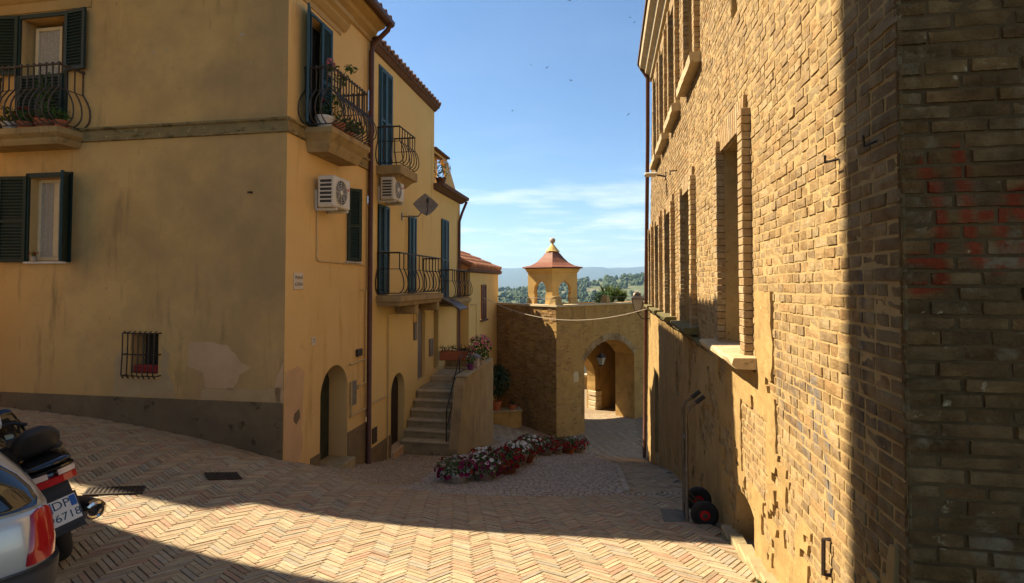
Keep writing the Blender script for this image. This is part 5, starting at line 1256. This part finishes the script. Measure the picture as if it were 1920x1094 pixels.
t = thing('junction_box', 'small dark electric box above the cream gas pipe', 'junction box', fw(2.33, 0, -1.43), LROT); m = MB(); m.bbox((0, -.06, 0), (.2, 0, .14), .01); m.build('body', M['black_plastic'], t); m = MB(); m.bbox((.05, -.064, .03), (.15, -.059, .10), .002); m.build('window', M['glass_dark'], t)
t = thing('gas_pipe', 'cream painted gas pipe zigzagging beside the brown drainpipe', 'pipe', fw(0, 0, 0), LROT); m = MB()
m.tube([(2.04, -.04, -1.53), (2.70, -.04, -1.51), (2.70, -.04, -1.98), (2.40, -.04, -1.99), (2.40, -.02, -2.05)], .020, 7); m.tube([(2.70, -.04, -1.52), (2.70, -.04, -.15), (2.45, -.04, -.15)], .012, 6); m.tube([(2.09, -.04, -1.88), (2.09, -.04, -2.5), (2.72, -.04, -2.49)], .018, 7); m.build('run', M['cream_pipe'], t)
t = thing('conduit', 'thin cable conduit dropping from the air conditioner and turning along the wall', 'cable', fw(0, 0, 0), LROT); m = MB(); m.tube([(.86, -.015, 1.22), (.86, -.015, .42), (.90, -.015, .36), (2.74, -.015, .34)], .012, 6); m.build('run', M['cream_pipe'], t)
t = thing('wall_bolt', 'small rusty bolt on the stained front wall', 'bolt', ffw(.58, .0, 1.37), LROT); m = MB(); m.tube([(0, 0, 0), (-.04, 0, 0)], .014, 6); m.box((-.045, -.04, -.012), (-.03, .04, .012)); m.build('head', M['dark_iron'], t)

# ------------------------------------------------------------------ drains
def drain(cx, cy, w, d, rot, label):
    t = thing('drain_grate', label, 'drain', (cx, cy, g(cx, cy)), rot, 'drain grates in the paving')
    sx = (g(cx+.2*math.cos(rot), cy+.2*math.sin(rot))-g(cx, cy))/.2; sy = (g(cx-.2*math.sin(rot), cy+.2*math.cos(rot))-g(cx, cy))/.2
    Pd = lambda x, y, z: (x, y, z+x*sx+y*sy)
    m = MB(); m.box((-w/2, -d/2, .001), (w/2, d/2, .008), Pd); m.build('pit', M['interior'], t)
    m = MB(); e = .02
    for a in ((-w/2, -d/2, w/2, -d/2+e), (-w/2, d/2-e, w/2, d/2), (-w/2, -d/2+e, -w/2+e, d/2-e), (w/2-e, -d/2+e, w/2, d/2-e)): m.box((a[0], a[1], -.005), (a[2], a[3], .018), Pd)
    m.build('frame', M['grate_iron'], t); n = int(w/.04)
    for k in range(n): x = -w/2+e+(k+.5)*(w-2*e)/n; b = MB(); b.box((x-.011, -d/2+e, .006), (x+.011, d/2-e, .016), Pd); b.build('bar', M['grate_iron'], t)
drain(-4.13, 5.62, .50, .22, R(26), 'long rusty drain grate in the paving by the scooter')
drain(-3.48, 6.5, .36, .26, R(40), 'dark drain grate in the shade before the house corner')

# ------------------------------------------------------------------ hand truck
def hand_truck():
    p = rwp(6.02, .37); t = thing('hand_truck', 'upright hand truck with red hubbed rubber wheels against the brick wall', 'hand truck', (p.x, p.y, p.z), RROT+R(90))
    f = MB()
    for y in (-.14, .14): f.tube([(0, y, .02), (0, y, 1.18), (-.03, y, 1.26), (-.16, y, 1.36)], .017, 8)
    for zz in (.2, .55, .9): f.tube([(0, -.14, zz), (0, .14, zz)], .013, 6)
    f.tube([(0, 0, .2), (0, 0, .9)], .012, 6)
    f.build('frame', M['trolley_steel'], t, smooth=True)
    for y in (-.14, .14): m = MB(); m.tube([(-.10, y, 1.312), (-.19, y, 1.385)], .023, 8); m.build('grip', M['rubber'], t)
    m = MB(); m.bbox((-.01, -.17, .015), (.25, .17, .03), .005); m.build('toe_plate', M['trolley_steel'], t)
    m = MB(); m.tube([(-.17, -.22, .14), (-.17, .22, .14)], .012, 6); [m.tube([(-.17, y, .14), (0, y, .3)], .010, 6) for y in (-.12, .12)]; m.build('axle', M['trolley_steel'], t)
    Rx = Matrix.Rotation(R(90), 3, 'X')
    for y in (-.20, .20):
        w = MB(); pr = [(.085, -.03)]+[(.10+.045*math.sin(math.pi*k/10)**.7, -.036*math.cos(math.pi*k/10)) for k in range(11)]+[(.085, .03)]
        w.lathe(pr, (-.17, y, .145), 26, Rx); wo = w.build('wheel', M['rubber'], t, smooth=True)
        h = MB(); h.lathe([(.03, -.036), (.05, -.034), (.062, -.02), (.084, -.030), (.088, -.028), (.088, .028), (.084, .030), (.062, .02), (.05, .034), (.03, .036)], (-.17, y, .145), 22, Rx); h.build('hub', M['hub_red'], wo, smooth=False)
        c = MB(); c.lathe([(.026, -.042), (.028, -.03), (.028, .03), (.026, .042)], (-.17, y, .145), 12, Rx); c.build('hub_cap', M['trolley_steel'], wo)
hand_truck()

# ------------------------------------------------------------------ lanterns and wires
def lantern(loc, rot, s, label, arm):
    t = thing('street_lantern', label, 'lantern', loc, rot, 'wrought iron street lanterns')
    sq = lambda r, z: [(r*x*s, r*y*s, z*s) for x, y in ((-1, -1), (1, -1), (1, 1), (-1, 1))]
    m = MB(); m.loft([sq(.10, -.32), sq(.19, .08)], cap=False); m.build('glass', M['lamp_glass'], t)
    m = MB()
    for x, y in ((-1, -1), (1, -1), (1, 1), (-1, 1)): m.tube([(.10*x*s, .10*y*s, -.32*s), (.19*x*s, .19*y*s, .08*s)], .012*s, 5)
    m.loft([sq(.215, .08), sq(.22, .10), sq(.11, .2), sq(.09, .26), sq(.04, .32)]); m.loft([sq(.09, -.38), sq(.11, -.32)])
    m.build('frame', M['dark_iron'], t)
    m = MB(); m.tube(arm, .014, 6); m.build('bracket', M['dark_iron'], t)
lantern(gw(2.35, -.25, -3.05), GROT, .72, 'glazed iron lantern hanging in the round arch', [(0, 0, .3), (0, 0, .52), (0, .3, .52)])
lantern(rwp(15.7, .36, -.55), RROT, .85, 'small iron lantern on the far end of the brick building', [(0, 0, -.33), (.0, -.12, -.5), (0, -.36, -.5)])
def cable(a, b, sag, r, mt, name, label, n=24):
    a, b = Vector(a), Vector(b); t = thing(name, label, 'cable', a); m = MB(); m.tube([a.lerp(b, k/n)+Vector((0, 0, -4*sag*(k/n)*(1-k/n)))-a for k in range(n+1)], r, 5); m.build('strand', M[mt], t)
cable(fw(11.4, .48, -.55), rwp(15.3, .05, -.72), .55, .010, 'wire', 'overhead_wire', 'pale wire sagging across the street before the gate')
cable(fw(9.6, .1, -.42), gw(.1, 3.9, -.55), .12, .009, 'black_wire', 'house_wire', 'dark wire running from the yellow house past the tiled house')
# floodlight on the wall
p = rwp(11.2, 0, 2.2); t = thing('floodlight', 'flat grey floodlight on a short arm high on the brick wall', 'lamp', p, RROT); m = MB(); m.tube([(0, 0, 0), (0, .22, .05)], .02, 6); m.bbox((-.03, 0, -.08), (.03, .02, .1), .005); m.build('arm', M['grey_iron'], t); m = MB(); m.bbox((-.11, .18, .02), (.11, .44, .08), .02); m.build('head', M['ac_plastic'], t)

# ------------------------------------------------------------------ swifts
def bird(x, y, Y, s, rz, roll, label):
    u = (x-960)/1000; v = (500-y)/1000; d = Vector((u, math.cos(.03)-v*math.sin(.03), math.sin(.03)+v*math.cos(.03))); p = d*(Y/d.y)
    t = thing('swift', label, 'bird', p, rz, 'swifts wheeling in the sky'); t.rotation_euler = (R(roll), R(10), rz)
    b = MB(); b.tube([(.16*s, 0, 0), (.10*s, 0, .005), (0, 0, 0), (-.1*s, 0, 0), (-.2*s, 0, 0)], [.012*s, .026*s, .03*s, .018*s, .004*s], 6); b.build('body', M['bird'], t, smooth=True)
    for k in (-1, 1):
        w = MB(); w.add([(.06*s, .02*k*s, .01), (-.03*s, .02*k*s, .01), (-.02*s, .18*k*s, .05*s), (.07*s, .17*k*s, .05*s), (-.13*s, .40*k*s, .03*s)], [(0, 1, 2, 3), (3, 2, 4)]); w.build('wing', M['bird'], t)
for i, (x, y, Y, s, rz, ro, lab) in enumerate([(1070, 151, 50, 1.0, .5, 20, 'swift flying mid sky, lowest of the central three'), (1026, 127, 50, 1.0, 2.2, -30, 'swift in the middle of the central three'), (995, 122, 55, .8, 1.2, 40, 'tiny swift at the upper end of the central three'), (961, 208, 70, .8, 2.8, 10, 'swift flying lowest and nearest the yellow house roof'), (1178, 215, 65, .9, .9, -35, 'swift flying low near the brick building'),
     (1181, 33, 60, .8, .2, 20, 'upper swift of a pair near the brick cornice'), (1190, 42, 60, .8, 1.9, -20, 'lower swift of a pair near the brick cornice'), (1213, 30, 28, .9, 2.5, 30, 'largest swift, next to the brick cornice'), (1068, 1, 45, .8, .4, 10, 'swift at the very top of the sky')]): bird(x, y, Y, s, rz, ro, lab)

# ------------------------------------------------------------------ parked car
def car():
    O = Vector((-2.865, 2.19, 0)); rot = math.atan2(.65, -.76); t = thing('parked_car', 'silver hatchback with red tail light and black bumper parked at the edge of the square', 'car', (O.x, O.y, -2.09), rot)
    def plan(xr, xf, hw, rc, n_r=7, n_c=8, n_s=7, bulge=.07):
        pts = []   # half outline from rear centre to front centre on the right side (y<0)
        for k in range(n_r): s = k/n_r; y = -(hw-rc)*s; pts.append((xr+bulge*(y/hw)**2, y))
        b = bulge*((hw-rc)/hw)**2
        for k in range(n_c+1): a = math.pi/2*k/n_c; pts.append((xr+b+rc-rc*math.cos(a)-0, -(hw-rc)-rc*math.sin(a)))
        for k in range(1, n_s+1): pts.append((xr+b+rc+(xf-.5-xr-b-rc)*k/n_s, -hw))
        for k in range(1, 7): a = math.pi/2*k/6; pts.append((xf-.5+.5*math.sin(a), -hw*math.cos(a)**.6 if k < 6 else 0))
        return pts
    def ring(lv, off=0):
        z, xr, xf, hw, rc = lv; h = plan(xr-off, xf+off, hw+off, rc); full = [(x, y, z) for x, y in h]+[(x, -y, z) for x, y in reversed(h[1:-1])]; return full
    body = [(.20, .16, 3.60, .70, .14), (.30, .08, 3.70, .77, .15), (.45, .03, 3.76, .80, .16), (.60, .02, 3.77, .81, .16), (.72, .025, 3.74, .812, .17), (.84, .05, 3.66, .80, .17), (.90, .07, 3.3, .79, .17)]
    gh = [(.90, .075, 2.80, .785, .17), (.98, .10, 2.60, .745, .18), (1.06, .14, 2.4, .695, .19), (1.14, .195, 2.2, .63, .2), (1.22, .26, 2.0, .57, .2), (1.30, .35, 1.85, .525, .2), (1.37, .46, 1.72, .49, .2), (1.41, .60, 1.6, .44, .2), (1.43, .85, 1.4, .34, .16)]
    m = MB(); m.loft([ring(l) for l in body]); m.build('body', M['car_silver'], t, smooth=True)
    m = MB(); m.loft([ring(l) for l in gh]); m.build('roof', M['car_silver'], t, smooth=True)
    lv_all = body+gh
    def lev(z, tab):
        for a, b in zip(tab[:-1], tab[1:]):
            if a[0] <= z <= b[0]: f = (z-a[0])/(b[0]-a[0]); return tuple(a[i]+(b[i]-a[i])*f for i in range(5))
        return tab[-1] if z > tab[-1][0] else tab[0]
    def SP(s, z, off, tab):      # s: 0 rear centre .. 7 start of corner .. 15 end of corner .. along the side
        l = lev(z, tab); h = plan(l[1]-off, l[2]+off, l[3]+off, l[4]+off*.5); s = max(0, min(len(h)-1.001, s)); i = int(s); f = s-i; return (h[i][0]*(1-f)+h[i+1][0]*f, h[i][1]*(1-f)+h[i+1][1]*f, z)
    def patch(name, rows, off, tab, mt, n=14, mirror=False, parent=t, edge=.012):
        m = MB(); 
        for sgn in ((1, -1) if mirror else (1,)):
            vs = []; 
            for z, s0, s1 in rows:
                for k in range(n+1): p = SP(s0+(s1-s0)*k/n, z, off, tab); vs.append((p[0], p[1]*sgn, p[2]))
            fs = [(j*(n+1)+k, j*(n+1)+k+1, (j+1)*(n+1)+k+1, (j+1)*(n+1)+k) for j in range(len(rows)-1) for k in range(n)]
            b = len(vs); per = list(range(n+1))+[(n+1)*j+n for j in range(1, len(rows))]+[(n+1)*(len(rows)-1)+k for k in range(n-1, -1, -1)]+[(n+1)*j for j in range(len(rows)-2, 0, -1)]
            for q in per:
                j, k = divmod(q, n+1); z, s0, s1 = rows[j]; p = SP(s0+(s1-s0)*k/n, z, off-edge, tab); vs.append((p[0], p[1]*sgn, p[2]))
            N = len(per); fs += [(per[i], per[(i+1) % N], b+(i+1) % N, b+i) for i in range(N)]
            m.add(vs, fs)
        return m.build(name, M[mt], parent, smooth=True)
    patch('rear_window', [(z, 0, s) for z, s in ((.915, 11.2), (.94, 12.2), (1.0, 12.6), (1.07, 12.3), (1.14, 11.6), (1.20, 10.4), (1.26, 8.8), (1.31, 7.2), (1.345, 5.8))], .006, gh, 'car_glass', mirror=True)
    for sg in (1, -1):
        m = MB(); mm = [(z, 15.6, 20.5-3*(z-1.02)) for z in (.97, 1.05, 1.15, 1.25, 1.32)]
        vs = []
        for z, s0, s1 in mm:
            for k in range(9): p = SP(s0+(s1-s0)*k/8, z, .006, gh); vs.append((p[0], p[1]*sg, p[2]))
        m.add(vs, [(j*9+k, j*9+k+1, (j+1)*9+k+1, (j+1)*9+k) for j in range(4) for k in range(8)]); m.build('side_window', M['car_glass'], t, smooth=True)
    m = MB(); n = 12; vs = []
    for z, xo in ((1.0, 2.60), (1.15, 2.22), (1.32, 1.85)):
        hw = lev(z, gh)[3]*.86
        for k in range(n+1): y = -hw+2*hw*k/n; vs.append((xo+.06-.25*(y/hw)**2+.03, y, z+.01))
    m.add(vs, [(j*13+k, j*13+k+1, (j+1)*13+k+1, (j+1)*13+k) for j in range(2) for k in range(n)]); m.build('windscreen', M['car_glass'], t, smooth=True)
    for sg in (1, -1):
        rows = [(.90, 10.8, 12.0), (.88, 9.5, 13.2), (.83, 9.3, 14.2), (.78, 9.0, 14.9), (.73, 8.7, 15.3), (.69, 8.4, 15.5), (.645, 8.2, 15.6)]
        vs = []; n = 10; m = MB()
        for o_ in (.012, -.008):
            for z, s0, s1 in rows:
                for k in range(n+1): p = SP(s0+(s1-s0)*k/n, z, o_, body); vs.append((p[0], p[1]*sg, p[2]))
        q = len(rows)*(n+1); fs = [(j*(n+1)+k, j*(n+1)+k+1, (j+1)*(n+1)+k+1, (j+1)*(n+1)+k) for j in range(len(rows)-1) for k in range(n)]
        for j in range(len(rows)-1):
            for k in (0, n): a = j*(n+1)+k; fs.append((a, a+n+1, a+n+1+q, a+q))
        m.add(vs, fs); m.build('tail_light', M['tail_red'], t, smooth=True)
    patch('bumper', [(z, 0, 19) for z in (.24, .28, .40, .53, .60, .63)], .028, body, 'bumper_grey', n=24, mirror=True, edge=.05)
    # spoiler over the hatch
    m = MB(); prof = [(.16, 1.375), (.14, 1.40), (.20, 1.425), (.62, 1.445), (.62, 1.40), (.30, 1.37)]
    rings = []
    for k in range(13):
        y = -.60+1.2*k/12; c = 1-.22*abs(y/.6)**3; sh = .10*abs(y/.6)**2; dz = -.05*abs(y/.6)**3
        rings.append([(x+sh*(1 if x < .5 else .3), y, z*1+dz) for x, z in prof])
    m.loft(rings); m.build('spoiler', M['car_silver'], t, smooth=False)
    # number plate right end, badge
    m = MB(); m.bbox((-.018, -.30, .655), (.04, .30, .80), .012); pf = m.build('plate_frame', M['black_plastic'], t)
    m = MB(); m.box((-.022, -.215, .672), (-.0185, .215, .783)); m.build('plate', M['plate_white'], pf)
    for y0 in (-.262, .217): m = MB(); m.box((-.022, y0, .672), (-.0185, y0+.045, .783)); m.build('plate_band', M['plate_blue'], pf)
    m = MB(); m.lathe([(.013, -.0236), (.013, -.0222)], (0, 0, 0), 14); 
    c = MB(); c.add([(-.0228, -.24+.014*math.cos(6.2832*k/14), .765+.014*math.sin(6.2832*k/14)-.005) for k in range(14)], [tuple(range(14))]); c.build('plate_disc', M['plate_yellow'], pf)
    p = SP(5.0, .70, .006, body); text('badge', 'Clio', .085, 'gloss_black', t, (p[0]-.004, p[1], .715), (R(90), 0, R(-90+6)), .003)
    m = MB(); m.lathe([(.012, -.01), (.012, .01)], (.03, -.30, .9), 8); m.build('lock', M['black_plastic'], t)
    Rx = Matrix.Rotation(R(90), 3, 'X')
    for x in (.62, 3.05):
        for y in (-.70, .70):
            w = MB(); w.lathe([(.18, -.08), (.27, -.085), (.285, -.05), (.285, .05), (.27, .085), (.18, .08)], (x, y, .285), 24, Rx); wo = w.build('wheel', M['rubber'], t, smooth=True)
            h = MB(); h.lathe([(.02, -.085), (.10, -.08), (.18, -.07), (.18, .07), (.10, .08), (.02, .085)], (x, y, .285), 16, Rx); h.build('rim', M['car_silver'], wo)
car()

# ------------------------------------------------------------------ scooter
def scooter():
    P0 = Vector((-3.50, 4.2, 0)); rot = math.atan2(.58, -.81); t = thing('motor_scooter', 'black maxi scooter with padded backrest leaning behind the silver car', 'scooter', (P0.x, P0.y, g(P0.x, P0.y)), rot); t.rotation_euler = (-.22, 0, rot)
    Rx = Matrix.Rotation(R(90), 3, 'X')
    def wheel(x, r):
        w = MB(); w.lathe([(r*.62, -.05)]+[(r*.72+r*.28*math.sin(math.pi*k/8)**.7, -.06*math.cos(math.pi*k/8)) for k in range(9)]+[(r*.62, .05)], (x, 0, r), 24, Rx); wo = w.build('wheel', M['rubber'], t, smooth=True)
        h = MB(); h.lathe([(.03, -.06), (.05, -.05), (r*.6, -.04), (r*.63, .0), (r*.6, .04), (.05, .05), (.03, .06)], (x, 0, r), 14, Rx); h.build('rim', M['grey_iron'], wo)
    wheel(0, .27); wheel(1.42, .28)
    def oval(x, y0, z0, hw, hh, n=16, e=2.6): return [(x, y0+hw*math.copysign(abs(math.sin(6.2832*k/n))**(2/e), math.sin(6.2832*k/n)), z0+hh*math.copysign(abs(math.cos(6.2832*k/n))**(2/e), math.cos(6.2832*k/n))) for k in range(n)]
    m = MB(); m.loft([oval(-.42, 0, .79, .07, .03), oval(-.38, 0, .78, .115, .06), oval(-.2, 0, .73, .15, .12), oval(.1, 0, .66, .21, .18), oval(.45, 0, .55, .20, .22), oval(.8, 0, .42, .18, .16), oval(.95, 0, .36, .17, .10)]); m.build('tail_body', M['gloss_black'], t, smooth=True)
    m = MB(); m.loft([oval(-.16, 0, .86, .14, .04), oval(-.05, 0, .88, .18, .06), oval(.25, 0, .85, .18, .06), oval(.45, 0, .80, .16, .06), oval(.8, 0, .78, .13, .05), oval(.86, 0, .77, .08, .03)]); m.build('seat', M['black_plastic'], t, smooth=True)
    # grab rail and fin
    m = MB(); m.loft([oval(-.46, 0, .875, .09, .012, e=4), oval(-.42, 0, .882, .13, .02, e=4), oval(-.22, 0, .885, .15, .02, e=4), oval(-.05, 0, .88, .16, .02, e=4)]); m.build('rear_rack', M['gloss_black'], t, smooth=True)
    # backrest
    m = MB(); rings = []
    for k in range(9):
        f = k/8; w = (.08, .115, .13, .138, .14, .136, .12, .095, .05)[k]; zz = .91+.21*f; x = -.20-.07*f
        rings.append([(x+.055*math.copysign(abs(math.cos(a))**.7, math.cos(a))*(1 if 0 < k < 8 else .6), w*math.copysign(abs(math.sin(a))**.7, math.sin(a)), zz) for a in [6.2832*j/14 for j in range(14)]])
    m.loft(rings); m.build('backrest', M['black_plastic'], t, smooth=True)
    m = MB(); m.bbox((-.2, -.04, .92), (-.15, .04, 1.0), .01); m.build('backrest_stay', M['gloss_black'], t)
    # tail light cluster
    def band(name, z0, z1, y0, y1, mt, off=.02):
        m = MB(); n = 10; vs = []
        for z in (z0, z1):
            for k in range(n+1): y = y0+(y1-y0)*k/n; vs.append((-.455-off+.55*y*y*2.2, y, z))
        for z in (z0, z1):
            for k in range(n+1): y = y0+(y1-y0)*k/n; vs.append((-.40+.55*y*y*2.2, y, z))
        q = n+1; m.add(vs, [(k, k+1, q+k+1, q+k) for k in range(n)]+[(k, k+1, 2*q+k+1, 2*q+k) for k in range(n)]+[(q+k, q+k+1, 3*q+k+1, 3*q+k) for k in range(n)]+[(0, q, 3*q, 2*q), (n, q+n, 3*q+n, 2*q+n)]); return m.build(name, M[mt], t)
    band('tail_light', .735, .785, -.13, .13, 'tail_red'); band('indicator', .79, .83, .03, .13, 'tail_clear'); band('indicator', .79, .83, -.13, -.03, 'tail_clear'); band('trim', .84, .855, -.13, .13, 'gloss_black', .025)
    # plate holder
    m = MB(); m.add([(-.36, -.09, .72), (-.36, .09, .72), (-.50, .10, .38), (-.50, -.10, .38), (-.33, -.09, .71), (-.33, .09, .71), (-.46, .10, .36), (-.46, -.10, .36)], [(0, 1, 2, 3), (4, 5, 6, 7), (0, 1, 5, 4), (1, 2, 6, 5), (2, 3, 7, 6), (3, 0, 4, 7)]); ph = m.build('mudguard', M['black_plastic'], t)
    tilt = math.atan2(.14, .34); Rp = Matrix.Translation((-.470, 0, .53)) @ Matrix.Rotation(tilt, 4, 'Y')
    def pl(name, a, b, mt, par, dx): 
        m = MB(); m.box((-dx, a[0], a[1]), (-dx+.003, b[0], b[1])); m.v = [tuple(Rp @ Vector(v)) for v in m.v]; return m.build(name, M[mt], par)
    pl('plate_frame', (-.10, -.115), (.10, .105), 'black_plastic', ph, .010); pt = pl('plate', (-.0885, -.0885), (.0885, .0885), 'plate_white', ph, .014)
    pl('plate_band', (.052, .008), (.086, .082), 'plate_blue', ph, .0165); pl('plate_band', (-.086, .008), (-.052, .082), 'plate_blue', ph, .0165)
    for s, zz, sz in (('DP', .045, .082), ('96718', -.042, .075)):
        o = text('plate_number', s, sz, 'gloss_black', ph, (0, 0, 0), (0, 0, 0), .0006); o.matrix_local = Rp @ Matrix.Translation((-.0155, 0, zz)) @ Matrix.Rotation(R(-90), 4, 'Z') @ Matrix.Rotation(R(90), 4, 'X')
    # exhaust
    m = MB(); m.tube([(.55, -.10, .22), (.35, -.2, .26), (.3, -.20, .27), (.05, -.205, .31), (-.24, -.21, .36), (-.28, -.21, .365)], [.025, .03, .06, .075, .072, .06], 14); m.build('exhaust', M['black_plastic'], t, smooth=True)
    m = MB(); Re = Matrix.Rotation(R(-90-11), 3, 'Y'); m.lathe([(.070, -.02), (.072, .02), (.055, .03), (.045, .02), (.03, -.01)], (-.285, -.21, .367), 18, Re); m.build('exhaust_tip', M['chrome'], t, smooth=False)
    # front: leg shield, column, bars, mudguard, screen
    m = MB(); m.loft([oval(1.0, 0, .30, .18, .05), oval(1.12, 0, .55, .22, .12), oval(1.18, 0, .8, .2, .12), oval(1.12, 0, .98, .14, .05)]); m.build('leg_shield', M['gloss_black'], t, smooth=True)
    m = MB(); m.tube([(1.06, -.2, .84), (1.12, -.12, .88), (1.14, 0, .88), (1.12, .12, .88), (1.06, .2, .84)], .016, 8); m.build('handlebar', M['black_plastic'], t)
    m = MB(); m.tube([(1.15, 0, .95), (1.42, 0, .28)], .03, 8); m.build('fork', M['grey_iron'], t)
    m = MB(); m.tube([(.35, .1, .3), (.3, .26, .015)], .012, 6); m.build('side_stand', M['grey_iron'], t)
scooter()

# ------------------------------------------------------------------ air
def haze():
    m = MB(); m.box((-9500, -700, -165), (11500, 14600, 620)); o = m.build('haze', M['cream_wood']); tag(o, kind='stuff')
    mt = bpy.data.materials.new('haze'); mt.use_nodes = True; n = mt.node_tree; n.nodes.clear(); out = nn(n, 'ShaderNodeOutputMaterial'); v = nn(n, 'ShaderNodeVolumePrincipled')
    v.inputs['Color'].default_value = (.45, .72, 1.0, 1); v.inputs['Density'].default_value = .00008; v.inputs['Anisotropy'].default_value = .2
    n.links.new(v.outputs[0], out.inputs['Volume']); o.data.materials[0] = mt
haze()
